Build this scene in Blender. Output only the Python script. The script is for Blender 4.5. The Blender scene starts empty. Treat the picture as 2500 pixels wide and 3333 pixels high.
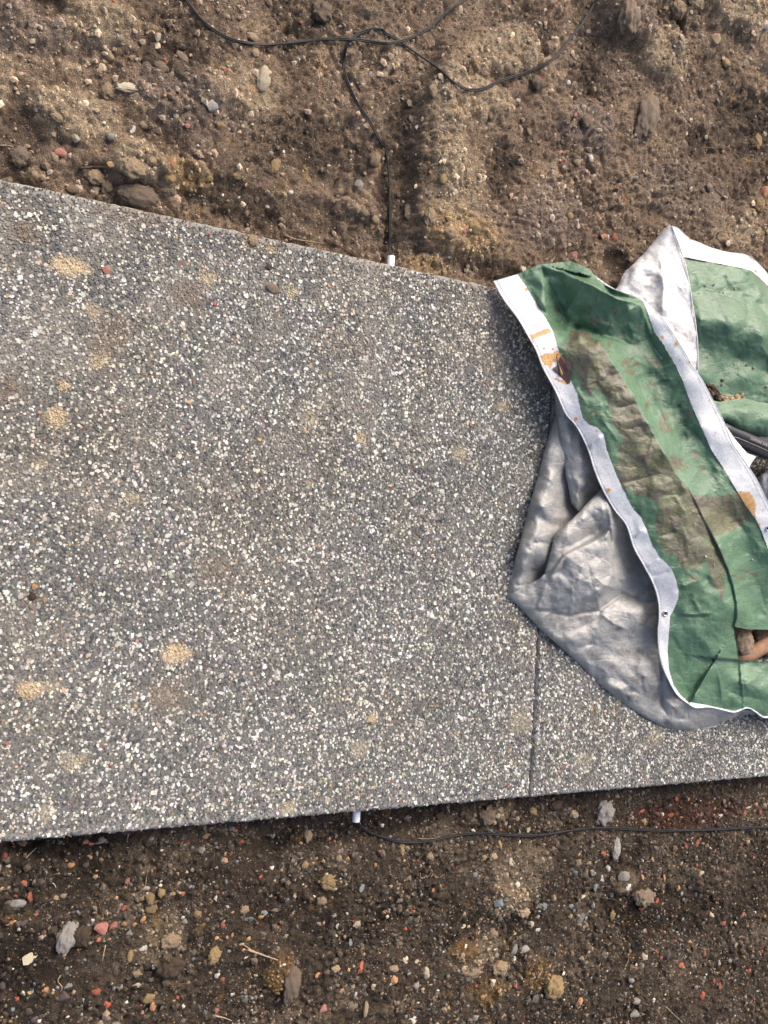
import bpy, math, random
import numpy as np
from mathutils import Matrix, Vector

# ------------------------------------------------------------------ camera, sky, sun, exposure
S = bpy.context.scene
COL = S.collection
F, CU, CV, H = 2696.0, 1250.0, 1666.5, 1.45          # focal length and centre in photo pixels, eye height (m)
D1 = np.array([.9050, .0724, .4193]); D1 /= np.linalg.norm(D1)
D2 = np.array([-.0622, .9973, -.038]); D2 -= D1 * (D1 @ D2); D2 /= np.linalg.norm(D2)
DN = np.cross(D1, D2)
cam = bpy.data.objects.new('camera', bpy.data.cameras.new('camera')); COL.objects.link(cam)
cam.data.sensor_fit = 'VERTICAL'; cam.data.sensor_height = 24.0; cam.data.lens = 24.0 * F / 3333.0
cam.data.clip_start = 0.02; cam.data.clip_end = 200.0
cx = Vector((D1[0], -D2[0], -DN[0])); cy = Vector((-D1[1], D2[1], DN[1])); cz = Vector((-D1[2], D2[2], DN[2]))
M = Matrix((cx, cy, cz)).transposed().to_4x4(); M.translation = Vector((0, 0, H))
cam.matrix_world = M
S.camera = cam

SUN_EL, SUN_AZ = math.radians(44), math.radians(58)    # azimuth measured from +X towards +Y
w = bpy.data.worlds.new('World'); S.world = w; w.use_nodes = True
nt = w.node_tree
sky = nt.nodes.new('ShaderNodeTexSky'); sky.sky_type = 'NISHITA'; sky.sun_disc = False
sky.sun_elevation = SUN_EL; sky.sun_rotation = math.radians(90) - SUN_AZ
sky.air_density = 1.0; sky.dust_density = 6.5; sky.ozone_density = 0.5
nt.links.new(sky.outputs[0], nt.nodes['Background'].inputs[0])
nt.nodes['Background'].inputs[1].default_value = 0.115
sl = bpy.data.lights.new('sun', 'SUN'); sl.energy = 1.2; sl.angle = math.radians(42); sl.color = (1, .985, .96)
so = bpy.data.objects.new('sun', sl); COL.objects.link(so)
sd = Vector((math.cos(SUN_EL) * math.cos(SUN_AZ), math.cos(SUN_EL) * math.sin(SUN_AZ), math.sin(SUN_EL)))
so.rotation_euler = sd.to_track_quat('Z', 'Y').to_euler()
S.view_settings.view_transform = 'Standard'; S.view_settings.look = 'None'
S.view_settings.gamma = 1.0; S.view_settings.use_curve_mapping = False
S.view_settings.exposure = 0.9

rng = np.random.default_rng(7)
random.seed(7)

# ------------------------------------------------------------------ helpers
def at(u, v, z):
    """photo pixel -> world point at height z (metres)"""
    u = np.asarray(u, float); v = np.asarray(v, float); z = np.asarray(z, float)
    r = np.stack([u - CU, v - CV, np.full_like(u, F)], -1)
    t = (H - z) / (r @ DN)
    return np.stack([(r @ D1) * t, -(r @ D2) * t, z + 0 * t], -1)

def mpp(u, v):
    return H / float(np.array([u - CU, v - CV, F]) @ DN)

def _hash(xi, yi, seed):
    h = (xi * 374761393 + yi * 668265263 + seed * 2147483647 + 12345) & 0xFFFFFFFF
    h = ((h ^ (h >> 13)) * 1274126177) & 0xFFFFFFFF
    h = ((h ^ (h >> 16)) * 2246822519) & 0xFFFFFFFF
    return ((h ^ (h >> 15)) & 0xFFFFFF) / float(0x1000000)

def pnoise(x, y, seed=0):
    xi = np.floor(x).astype(np.int64); yi = np.floor(y).astype(np.int64)
    fx = x - xi; fy = y - yi
    sx = fx * fx * fx * (fx * (fx * 6 - 15) + 10); sy = fy * fy * fy * (fy * (fy * 6 - 15) + 10)
    def g(i, j):
        a = _hash(xi + i, yi + j, seed) * 2 * math.pi
        return np.cos(a) * (fx - i) + np.sin(a) * (fy - j)
    a = g(0, 0) * (1 - sx) + g(1, 0) * sx
    b = g(0, 1) * (1 - sx) + g(1, 1) * sx
    return (a * (1 - sy) + b * sy) * 1.5

def fbm(x, y, freq, octs, seed=0, gain=.5):
    s = 0; a = 1; n = 0
    for o in range(octs):
        s = s + a * pnoise(x * freq + 17.3 * o, y * freq - 9.1 * o, seed + o); n += a
        a *= gain; freq *= 2.03
    return s / n

def cells(x, y, freq, seed=0):
    """distance to the nearest jittered cell point, and that cell's random value"""
    X = x * freq; Y = y * freq
    xi = np.floor(X).astype(np.int64); yi = np.floor(Y).astype(np.int64)
    best = np.full(X.shape, 9.0); idv = np.zeros(X.shape)
    for i in (-1, 0, 1):
        for j in (-1, 0, 1):
            a = _hash(xi + i, yi + j, seed); b = _hash(xi + i, yi + j, seed + 5)
            d = np.hypot(xi + i + a - X, yi + j + b - Y)
            m = d < best
            best = np.where(m, d, best); idv = np.where(m, _hash(xi + i, yi + j, seed + 9), idv)
    return best, idv

def cells2(x, y, freq, seed=0):
    X = x * freq; Y = y * freq
    xi = np.floor(X).astype(np.int64); yi = np.floor(Y).astype(np.int64)
    f1 = np.full(X.shape, 9.0); f2 = np.full(X.shape, 9.0); idv = np.zeros(X.shape)
    for i in (-1, 0, 1):
        for j in (-1, 0, 1):
            d = np.hypot(xi + i + _hash(xi + i, yi + j, seed) - X, yi + j + _hash(xi + i, yi + j, seed + 5) - Y)
            m = d < f1
            f2 = np.where(m, f1, np.minimum(f2, d)); idv = np.where(m, _hash(xi + i, yi + j, seed + 9), idv); f1 = np.where(m, d, f1)
    return f1, f2, idv

def clods(x, y, freq, seed, warp):
    wx = x + warp * fbm(x, y, freq * 1.3, 3, seed + 1); wy = y + warp * fbm(x, y, freq * 1.3, 3, seed + 2)
    f1, f2, i_ = cells2(wx, wy, freq, seed)
    return i_ * sm(0, .30, f2 - f1) * (1 - .35 * f1), i_

def sm(a, b, x):
    t = np.clip((x - a) / (b - a), 0, 1); return t * t * (3 - 2 * t)

def mix(a, b, t):
    t = np.asarray(t)[..., None]; return np.asarray(a) * (1 - t) + np.asarray(b) * t

def make_mesh(name, co, loops, starts, totals, colors=None, smooth=True, mat=None, uv=None):
    me = bpy.data.meshes.new(name)
    me.vertices.add(len(co)); me.vertices.foreach_set('co', np.ascontiguousarray(co, np.float32).ravel())
    me.loops.add(len(loops)); me.loops.foreach_set('vertex_index', np.ascontiguousarray(loops, np.int32))
    me.polygons.add(len(starts)); me.polygons.foreach_set('loop_start', np.ascontiguousarray(starts, np.int32))
    me.polygons.foreach_set('loop_total', np.ascontiguousarray(totals, np.int32))
    me.polygons.foreach_set('use_smooth', np.full(len(starts), smooth))
    if colors is not None:
        for cn, cc in (colors.items() if isinstance(colors, dict) else {'col': colors}.items()):
            at_ = me.color_attributes.new(cn, 'FLOAT_COLOR', 'POINT')
            cc = np.asarray(cc, np.float32)
            if cc.shape[1] == 3: cc = np.concatenate([cc, np.ones((len(cc), 1), np.float32)], 1)
            at_.data.foreach_set('color', np.ascontiguousarray(cc).ravel())
    me.update(calc_edges=True); me.validate()
    if mat: me.materials.append(mat)
    return me

def quads_mesh(name, co, q, **k):
    q = np.asarray(q); n = len(q)
    return make_mesh(name, co, q.ravel(), np.arange(n) * q.shape[1], np.full(n, q.shape[1]), **k)

def link(name, me, parent=None, loc=None):
    o = bpy.data.objects.new(name, me); COL.objects.link(o)
    if parent is not None: o.parent = parent
    if loc is not None: o.location = loc
    return o

def tag(o, label=None, cat=None, group=None, kind=None):
    if label: o['label'] = label
    if cat: o['category'] = cat
    if group: o['group'] = group
    if kind: o['kind'] = kind
    return o

def empty(name, loc=(0, 0, 0), rz=0):
    o = bpy.data.objects.new(name, None); COL.objects.link(o)
    o.location = loc; o.rotation_euler = (0, 0, rz); o.empty_display_size = .02
    return o

def catmull(P, n):
    P = np.asarray(P, float); P = np.vstack([2 * P[0] - P[1], P, 2 * P[-1] - P[-2]])
    out = []
    for i in range(1, len(P) - 2):
        for k in range(n):
            t = k / n
            out.append(.5 * (2 * P[i] + (P[i + 1] - P[i - 1]) * t + (2 * P[i - 1] - 5 * P[i] + 4 * P[i + 1] - P[i + 2]) * t * t
                             + (3 * P[i] - P[i - 1] - 3 * P[i + 1] + P[i + 2]) * t ** 3))
    out.append(P[-2]); return np.array(out)

def tube(P, rad, seg=8, cap=True, squash=1.0):
    """tube along points P with radius per point -> verts, faces"""
    P = np.asarray(P, float); n = len(P); rad = np.broadcast_to(rad, (n,))
    T = np.gradient(P, axis=0); T /= np.linalg.norm(T, axis=1)[:, None] + 1e-12
    up = np.array([0, 0, 1.0]); A = np.cross(T, up); l = np.linalg.norm(A, axis=1)
    A[l < 1e-4] = (1, 0, 0); A /= np.linalg.norm(A, axis=1)[:, None]
    B = np.cross(A, T)
    th = np.arange(seg) / seg * 2 * math.pi
    co = P[:, None] + rad[:, None, None] * (np.cos(th)[None, :, None] * A[:, None] + squash * np.sin(th)[None, :, None] * B[:, None])
    co = co.reshape(-1, 3); q = []
    for i in range(n - 1):
        for k in range(seg):
            q.append((i * seg + k, i * seg + (k + 1) % seg, (i + 1) * seg + (k + 1) % seg, (i + 1) * seg + k))
    if cap:
        q.append(tuple(range(seg - 1, -1, -1))); q.append(tuple(range((n - 1) * seg, n * seg)))
    return co, q

def poly_mesh(name, co, faces, mat=None, smooth=True):
    me = bpy.data.meshes.new(name); me.from_pydata([tuple(map(float, c)) for c in co], [], [tuple(map(int, f)) for f in faces])
    me.polygons.foreach_set('use_smooth', [smooth] * len(me.polygons))
    if mat: me.materials.append(mat)
    me.update(); return me

# ------------------------------------------------------------------ materials
def mat_new(name, rough=.9, metallic=0.0, spec=.3):
    m = bpy.data.materials.new(name); m.use_nodes = True
    b = m.node_tree.nodes['Principled BSDF']
    b.inputs['Roughness'].default_value = rough; b.inputs['Metallic'].default_value = metallic
    b.inputs['Specular IOR Level'].default_value = spec
    return m, m.node_tree, b

def noise_node(t, scale, detail=4, rough=.6, vec=None):
    n = t.nodes.new('ShaderNodeTexNoise'); n.inputs['Scale'].default_value = scale
    n.inputs['Detail'].default_value = detail; n.inputs['Roughness'].default_value = rough
    if vec is not None: t.links.new(vec, n.inputs['Vector'])
    return n

def coords(t):
    return t.nodes.new('ShaderNodeTexCoord').outputs['Object']

def ramp(t, fac, stops):
    r = t.nodes.new('ShaderNodeValToRGB'); t.links.new(fac, r.inputs[0])
    e = r.color_ramp.elements
    while len(e) < len(stops): e.new(.5)
    for x, (p, c) in zip(e, stops):
        x.position = p; x.color = (*c, 1) if len(c) == 3 else c
    return r.outputs[0]

def mixc(t, mode, fac, a, b):
    n = t.nodes.new('ShaderNodeMix'); n.data_type = 'RGBA'; n.blend_type = mode
    for s, v in ((0, fac), (6, a), (7, b)):
        if hasattr(v, 'links'): t.links.new(v, n.inputs[s])
        else: n.inputs[s].default_value = v if s == 0 else (*v, 1)
    return n.outputs[2]

def bump(t, b, h, strength, dist):
    n = t.nodes.new('ShaderNodeBump'); n.inputs['Strength'].default_value = strength
    n.inputs['Distance'].default_value = dist; t.links.new(h, n.inputs['Height'])
    t.links.new(n.outputs[0], b.inputs['Normal']); return n

def attr(t, name='col'):
    a = t.nodes.new('ShaderNodeAttribute'); a.attribute_name = name; return a.outputs['Color']

def soil_material(name, speck):
    m, t, b = mat_new(name, .92, 0, .22)
    co = coords(t); base = attr(t)
    n1 = noise_node(t, 230, 5, .75, co)
    c = mixc(t, 'MULTIPLY', .85, base, ramp(t, n1.outputs[0], [(.3, (.42, .40, .38)), (.5, (1, 1, 1)), (.72, (1.75, 1.68, 1.6))]))
    n2 = noise_node(t, 620, 2, .5, co)
    c = mixc(t, 'MULTIPLY', .8, c, ramp(t, n2.outputs[0], [(.32, (.5, .48, .46)), (.52, (1, 1, 1)), (.7, (1.5, 1.45, 1.4))]))
    v = t.nodes.new('ShaderNodeTexVoronoi'); v.inputs['Scale'].default_value = 210; t.links.new(co, v.inputs['Vector'])
    hs = t.nodes.new('ShaderNodeSeparateColor'); t.links.new(v.outputs['Color'], hs.inputs[0])
    pick = ramp(t, hs.outputs[0], [(speck - .005, (0, 0, 0)), (speck, (1, 1, 1))])
    near = ramp(t, v.outputs['Distance'], [(.18, (1, 1, 1)), (.26, (0, 0, 0))])
    both = mixc(t, 'MULTIPLY', 1, pick, near)
    grit = ramp(t, hs.outputs[1], [(.0, (.5, .42, .3)), (.5, (.62, .58, .5)), (.8, (.34, .2, .1)), (.93, (.42, .1, .05))])
    bw = t.nodes.new('ShaderNodeRGBToBW'); t.links.new(both, bw.inputs[0])
    c = mixc(t, 'MIX', bw.outputs[0], c, grit)
    t.links.new(c, b.inputs['Base Color'])
    ad = t.nodes.new('ShaderNodeMath'); ad.operation = 'ADD'; t.links.new(n1.outputs[0], ad.inputs[0]); t.links.new(n2.outputs[0], ad.inputs[1])
    bump(t, b, ad.outputs[0], 1.0, .0065)
    return m

def rock_material(name, cols, rough=.85, scale=120, bs=.6):
    m, t, b = mat_new(name, rough, 0, .3)
    co = coords(t); oi = t.nodes.new('ShaderNodeObjectInfo')
    va = t.nodes.new('ShaderNodeVectorMath'); va.operation = 'ADD'
    t.links.new(co, va.inputs[0]); t.links.new(oi.outputs['Location'], va.inputs[1])
    n = noise_node(t, scale, 5, .65, va.outputs[0])
    c = ramp(t, n.outputs[0], [(.3, cols[0]), (.5, cols[1]), (.68, cols[2])])
    r = ramp(t, oi.outputs['Random'], [(0, (.78, .78, .78)), (1, (1.25, 1.25, 1.25))])
    c = mixc(t, 'MULTIPLY', 1, c, r)
    n3 = noise_node(t, 60, 3, .6, va.outputs[0])      # soil stuck to it
    k = ramp(t, n3.outputs[0], [(.48, (0, 0, 0)), (.60, (1, 1, 1))])
    bw = t.nodes.new('ShaderNodeRGBToBW'); t.links.new(k, bw.inputs[0])
    mu = t.nodes.new('ShaderNodeMath'); mu.operation = 'MULTIPLY'; mu.inputs[1].default_value = .6; t.links.new(bw.outputs[0], mu.inputs[0])
    c = mixc(t, 'MIX', mu.outputs[0], c, (.13, .095, .066))
    t.links.new(c, b.inputs['Base Color'])
    n2 = noise_node(t, 500, 4, .7, va.outputs[0]); bump(t, b, n2.outputs[0], bs, .002)
    return m

MR = {
    'red': rock_material('brick_red', [(.26, .055, .03), (.42, .10, .055), (.50, .17, .11)]),
    'orange': rock_material('brick_orange', [(.36, .15, .06), (.52, .26, .12), (.60, .38, .22)]),
    'pink': rock_material('brick_pink', [(.28, .09, .07), (.42, .17, .13), (.50, .28, .22)]),
    'ochre': rock_material('clay_ochre', [(.24, .15, .065), (.38, .255, .12), (.52, .39, .21)], scale=90, bs=1),
    'tan': rock_material('clay_tan', [(.24, .165, .10), (.41, .30, .185), (.56, .43, .28)], scale=90, bs=1),
    'cream': rock_material('stone_cream', [(.42, .34, .22), (.60, .51, .35), (.70, .62, .46)]),
    'white': rock_material('stone_white', [(.42, .39, .34), (.62, .58, .52), (.75, .72, .66)]),
    'grey': rock_material('stone_grey', [(.16, .15, .13), (.28, .26, .235), (.40, .38, .35)]),
    'slate': rock_material('stone_slate', [(.10, .12, .13), (.18, .21, .23), (.30, .33, .34)]),
    'purple': rock_material('stone_purple', [(.05, .035, .035), (.09, .065, .065), (.14, .11, .11)]),
    'clod': rock_material('soil_clod', [(.12, .088, .062), (.25, .185, .13), (.38, .295, .21)], scale=150, bs=1),
    'mud': rock_material('dark_clod', [(.035, .024, .016), (.07, .048, .032), (.12, .085, .055)], scale=150, bs=1),
}

def tarp_material(name, base, dark, rough, metallic, spec, bump_s=.5, grime_shade=(.50, .47, .46), crk=.5):
    m, t, b = mat_new(name, rough, metallic, spec)
    co = coords(t); st = attr(t, 'stain_shade')
    sp = t.nodes.new('ShaderNodeSeparateColor'); t.links.new(st, sp.inputs[0])
    n = noise_node(t, 14, 6, .65, co)
    c = ramp(t, n.outputs[0], [(.3, dark), (.6, base)])
    nf = noise_node(t, 240, 4, .7, co); no = noise_node(t, 70, 5, .7, co)
    c = mixc(t, 'MULTIPLY', 1, c, ramp(t, nf.outputs[0], [(.3, (.80, .80, .80)), (.7, (1.18, 1.18, 1.18))]))
    def mask(sock, lo, hi, wob=.5):
        a = t.nodes.new('ShaderNodeMath'); a.operation = 'MULTIPLY_ADD'; t.links.new(no.outputs[0], a.inputs[0])
        a.inputs[1].default_value = wob; a.inputs[2].default_value = -wob / 2
        s = t.nodes.new('ShaderNodeMath'); s.operation = 'ADD'; t.links.new(sock, s.inputs[0]); t.links.new(a.outputs[0], s.inputs[1])
        r = ramp(t, s.outputs[0], [(lo, (0, 0, 0)), (hi, (1, 1, 1))])
        q = t.nodes.new('ShaderNodeRGBToBW'); t.links.new(r, q.inputs[0]); return q.outputs[0]
    def scaled(sock, k):
        q = t.nodes.new('ShaderNodeMath'); q.operation = 'MULTIPLY'; q.inputs[1].default_value = k; t.links.new(sock, q.inputs[0]); return q.outputs[0]
    nm = noise_node(t, 34, 5, .7, co)
    ms = t.nodes.new('ShaderNodeMapping'); ms.inputs['Rotation'].default_value = (0, 0, -.95); ms.inputs['Scale'].default_value = (30, 210, 60); t.links.new(co, ms.inputs[0])
    nst = noise_node(t, 1, 4, .7, ms.outputs[0]); fz = ramp(t, nst.outputs[0], [(.3, (.52, .52, .52)), (.6, (.92, .92, .92))]); fb = t.nodes.new('ShaderNodeRGBToBW'); t.links.new(fz, fb.inputs[0])
    mudf = t.nodes.new('ShaderNodeMath'); mudf.operation = 'MULTIPLY'; t.links.new(mask(sp.outputs[0], .36, .66, .5), mudf.inputs[0]); t.links.new(fb.outputs[0], mudf.inputs[1])
    mud = mixc(t, 'MIX', ramp(t, nm.outputs[0], [(.42, (0, 0, 0)), (.58, (1, 1, 1))]), ramp(t, nf.outputs[0], [(.3, (.075, .046, .032)), (.7, (.175, .125, .098))]),
               ramp(t, nf.outputs[0], [(.3, (.070, .055, .022)), (.5, (.125, .103, .045)), (.7, (.17, .18, .08))]))
    c = mixc(t, 'MIX', mudf.outputs[0], c, mud)
    rust = ramp(t, nf.outputs[0], [(.3, (.36, .13, .03)), (.55, (.68, .37, .10))])
    c = mixc(t, 'MIX', scaled(mask(sp.outputs[1], .40, .60, .7), .88), c, rust)
    c = mixc(t, 'MULTIPLY', scaled(mask(sp.outputs[2], .3, .8, .9), .8), c, grime_shade)  # third channel: grime, and on the green strip painted fold shade too
    t.links.new(c, b.inputs['Base Color'])
    rr = noise_node(t, 40, 3, .6, co)
    t.links.new(ramp(t, rr.outputs[0], [(.3, (rough - .12,) * 3), (.7, (rough + .15,) * 3)]), b.inputs['Roughness'])
    nw = noise_node(t, 900, 2, .5, co)
    wv = t.nodes.new('ShaderNodeTexWave'); wv.inputs['Scale'].default_value = 130; wv.inputs['Distortion'].default_value = 1.2
    wv.inputs['Detail Scale'].default_value = 3
    mp = t.nodes.new('ShaderNodeMapping'); mp.inputs['Rotation'].default_value = (0, 0, .55); t.links.new(co, mp.inputs[0]); t.links.new(mp.outputs[0], wv.inputs[0])
    a1 = t.nodes.new('ShaderNodeMath'); a1.operation = 'MULTIPLY_ADD'; t.links.new(wv.outputs['Fac'], a1.inputs[0]); a1.inputs[1].default_value = .25
    t.links.new(nw.outputs[0], a1.inputs[2])
    a2 = t.nodes.new('ShaderNodeMath'); a2.operation = 'MULTIPLY_ADD'; t.links.new(no.outputs[0], a2.inputs[0]); a2.inputs[1].default_value = .12
    t.links.new(a1.outputs[0], a2.inputs[2])
    prev = a2
    for sc_, wt, rz in ((12, crk, .4), (30, crk * .45, 1.3)):
        m_ = t.nodes.new('ShaderNodeMapping'); m_.inputs['Rotation'].default_value = (.3, .2, rz); m_.inputs['Scale'].default_value = (1, 1.9, 1); t.links.new(co, m_.inputs[0])
        dn = noise_node(t, 20, 2, .5, m_.outputs[0]); ds = mixc(t, 'LINEAR_LIGHT', .05, m_.outputs[0], dn.outputs['Color'])
        vo = t.nodes.new('ShaderNodeTexVoronoi'); vo.feature = 'F1'; vo.inputs['Scale'].default_value = sc_; vo.inputs['Randomness'].default_value = 1; t.links.new(ds, vo.inputs['Vector'])
        ve = t.nodes.new('ShaderNodeTexVoronoi'); ve.feature = 'DISTANCE_TO_EDGE'; ve.inputs['Scale'].default_value = sc_; t.links.new(ds, ve.inputs['Vector'])
        ed = ramp(t, ve.outputs['Distance'], [(.0, (0, 0, 0)), (.09, (1, 1, 1))]); eb = t.nodes.new('ShaderNodeRGBToBW'); t.links.new(ed, eb.inputs[0])
        q1 = t.nodes.new('ShaderNodeMath'); q1.operation = 'MULTIPLY_ADD'; t.links.new(eb.outputs[0], q1.inputs[0]); q1.inputs[1].default_value = wt; t.links.new(prev.outputs[0], q1.inputs[2])
        q2 = t.nodes.new('ShaderNodeMath'); q2.operation = 'MULTIPLY_ADD'; t.links.new(vo.outputs['Distance'], q2.inputs[0]); q2.inputs[1].default_value = -wt * .22; t.links.new(q1.outputs[0], q2.inputs[2])
        prev = q2
    a2 = prev
    bump(t, b, a2.outputs[0], bump_s, .0016)
    return m
M_GREEN = tarp_material('tarp_green', (.112, .205, .120), (.072, .138, .078), .34, 0, .55, .42, (.36, .42, .36), .8)
M_HEM = tarp_material('tarp_white', (.71, .71, .72), (.62, .62, .63), .5, 0, .35, .18, crk=.4)
M_SILVER = tarp_material('tarp_silver', (.36, .352, .338), (.25, .245, .236), .42, .2, .5, .42, crk=.8)
M_BACK = tarp_material('tarp_back', (.72, .70, .70), (.55, .52, .51), .5, .05, .35, .4)

def plain(name, col, rough=.6, metallic=0, spec=.4, var=.25, scale=200, bs=.2):
    m, t, b = mat_new(name, rough, metallic, spec)
    n = noise_node(t, scale, 4, .6, coords(t))
    c = ramp(t, n.outputs[0], [(.3, tuple(x * (1 - var) for x in col)), (.7, tuple(min(1, x * (1 + var)) for x in col))])
    t.links.new(c, b.inputs['Base Color']); bump(t, b, n.outputs[0], bs, .001)
    return m
M_CABLE = plain('cable_black', (.012, .0125, .014), .42, 0, .3, .6, 60)
M_DUSTY = plain('cable_dusty', (.045, .040, .035), .6, 0, .3, .7, 60)
M_PIPE = plain('white_plastic', (.78, .78, .84), .35, 0, .5, .03)
M_ROOT = plain('pale_root', (.34, .25, .17), .9, 0, .2, .4)
M_ROOTD = plain('dark_root', (.10, .07, .05), .9, 0, .2, .4)
M_STRAW = plain('pale_straw', (.52, .47, .38), .7, 0, .3, .3)
M_RUBBER = plain('black_rubber', (.030, .031, .036), .5, 0, .5, .3)
M_INK = plain('silver_print', (.45, .40, .34), .5, .1, .4, .25)
M_METAL = plain('eyelet_metal', (.62, .62, .62), .3, .9, .5, .1)
M_LEAF = plain('dry_leaf', (.085, .050, .047), .6, 0, .4, .35, 120)
M_STALK = plain('leaf_stalk', (.26, .13, .05), .45, 0, .4, .5, 90)
M_CLOTH = plain('white_cloth', (.62, .61, .63), .95, 0, .1, .22, 160, 1)
M_POLE = plain('brown_wood', (.26, .15, .09), .75, 0, .3, .3, 60)
M_GRASS = plain('grass_blade', (.13, .15, .05), .6, 0, .3, .4, 90)

# ------------------------------------------------------------------ soil
SY0, SY1, JX = -.512, .543, 1.048            # path edges and joint
def blobs(x, y, L):
    """sum of soft mounds; returns dz and list of tint weights"""
    dz = np.zeros_like(x); tints = []; wob = 1 + .35 * fbm(x, y, 14, 3, 5)
    for (u, v, ru, rv, ang, h, tint) in L:
        c = at(u, v, 0.0); s = mpp(u, v); a = math.radians(ang)
        dx = (x - c[0]); dy = (y - c[1])
        p = (dx * math.cos(a) + dy * math.sin(a)) / (ru * s); q = (-dx * math.sin(a) + dy * math.cos(a)) / (rv * s)
        d = np.sqrt(p * p + q * q) * wob
        k = 1 - sm(.55, 1.15, d)
        dz += h * .001 * k
        if tint: tints.append((k, tint))
    return dz, tints

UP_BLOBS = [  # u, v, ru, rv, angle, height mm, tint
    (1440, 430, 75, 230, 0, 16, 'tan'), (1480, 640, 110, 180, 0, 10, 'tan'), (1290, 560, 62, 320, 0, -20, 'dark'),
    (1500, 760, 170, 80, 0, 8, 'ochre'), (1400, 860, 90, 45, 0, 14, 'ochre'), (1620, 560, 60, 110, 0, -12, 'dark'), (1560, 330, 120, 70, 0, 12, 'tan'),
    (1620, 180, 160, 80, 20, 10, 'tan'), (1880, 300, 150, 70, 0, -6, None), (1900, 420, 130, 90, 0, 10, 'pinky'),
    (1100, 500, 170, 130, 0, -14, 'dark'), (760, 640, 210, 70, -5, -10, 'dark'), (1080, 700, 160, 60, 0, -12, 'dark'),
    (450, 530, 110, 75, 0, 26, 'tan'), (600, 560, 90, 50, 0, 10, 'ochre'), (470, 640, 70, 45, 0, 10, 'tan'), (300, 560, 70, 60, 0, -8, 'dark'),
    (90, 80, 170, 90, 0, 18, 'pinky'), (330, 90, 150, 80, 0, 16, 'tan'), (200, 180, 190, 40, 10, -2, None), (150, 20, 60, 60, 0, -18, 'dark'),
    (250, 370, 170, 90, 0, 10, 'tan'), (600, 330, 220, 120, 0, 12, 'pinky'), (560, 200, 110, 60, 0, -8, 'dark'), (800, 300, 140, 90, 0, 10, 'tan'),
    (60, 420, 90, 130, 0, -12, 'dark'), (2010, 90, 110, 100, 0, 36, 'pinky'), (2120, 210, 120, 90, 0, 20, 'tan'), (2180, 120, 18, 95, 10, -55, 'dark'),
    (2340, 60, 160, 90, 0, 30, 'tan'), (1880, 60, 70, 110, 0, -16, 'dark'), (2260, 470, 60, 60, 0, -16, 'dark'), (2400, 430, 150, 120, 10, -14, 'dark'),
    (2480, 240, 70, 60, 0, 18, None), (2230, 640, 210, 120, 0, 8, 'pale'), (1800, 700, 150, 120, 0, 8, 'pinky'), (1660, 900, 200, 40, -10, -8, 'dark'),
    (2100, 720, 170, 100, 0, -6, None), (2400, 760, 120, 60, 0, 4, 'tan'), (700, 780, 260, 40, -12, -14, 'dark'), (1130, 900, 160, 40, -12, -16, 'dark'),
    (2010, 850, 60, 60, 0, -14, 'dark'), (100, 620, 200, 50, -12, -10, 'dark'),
]
LO_BLOBS = [
    (1740, 2880, 130, 110, 0, 10, 'tan'), (1700, 2980, 100, 60, 0, 10, 'tan'), (1590, 3160, 130, 60, 10, 14, 'tan'), (1560, 3140, 60, 40, 0, 10, 'ochre'),
    (1805, 3225, 60, 60, 0, 8, 'ochre'), (1640, 2660, 110, 60, 0, 10, 'tan'), (1580, 2790, 120, 60, 0, 4, None), (540, 3120, 100, 90, 0, 14, 'tan'),
    (640, 2860, 120, 70, 0, 6, None), (250, 2790, 200, 60, 0, -6, 'dark'), (2250, 3010, 240, 90, 0, -8, 'dark'), (2080, 3000, 110, 60, 0, -8, 'dark'),
    (130, 3180, 200, 120, 0, -6, 'dark'), (300, 2650, 400, 60, 4, -8, 'dark'), (1250, 2720, 500, 50, 5, -8, 'dark'), (940, 3010, 120, 60, 0, -4, 'dark'),
    (1330, 3220, 130, 90, 0, 10, 'pinky'), (830, 3150, 140, 60, 0, 8, None), (2090, 2910, 60, 45, 0, 16, 'tan'), (1420, 3060, 160, 90, 0, 4, None),
    (2300, 2680, 300, 60, 0, -4, 'red'), (70, 2800, 60, 26, 0, -16, 'dark'), (1650, 3280, 60, 60, 0, 6, 'ochre'), (940, 3220, 60, 80, 0, 14, 'ochre'),
]
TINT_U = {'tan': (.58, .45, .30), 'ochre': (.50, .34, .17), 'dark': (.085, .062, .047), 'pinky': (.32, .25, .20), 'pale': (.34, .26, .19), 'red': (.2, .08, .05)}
TINT_L = {'tan': (.30, .23, .15), 'ochre': (.24, .14, .05), 'dark': (.028, .019, .014), 'pinky': (.10, .068, .05), 'pale': (.14, .1, .07), 'red': (.085, .035, .024)}

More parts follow.
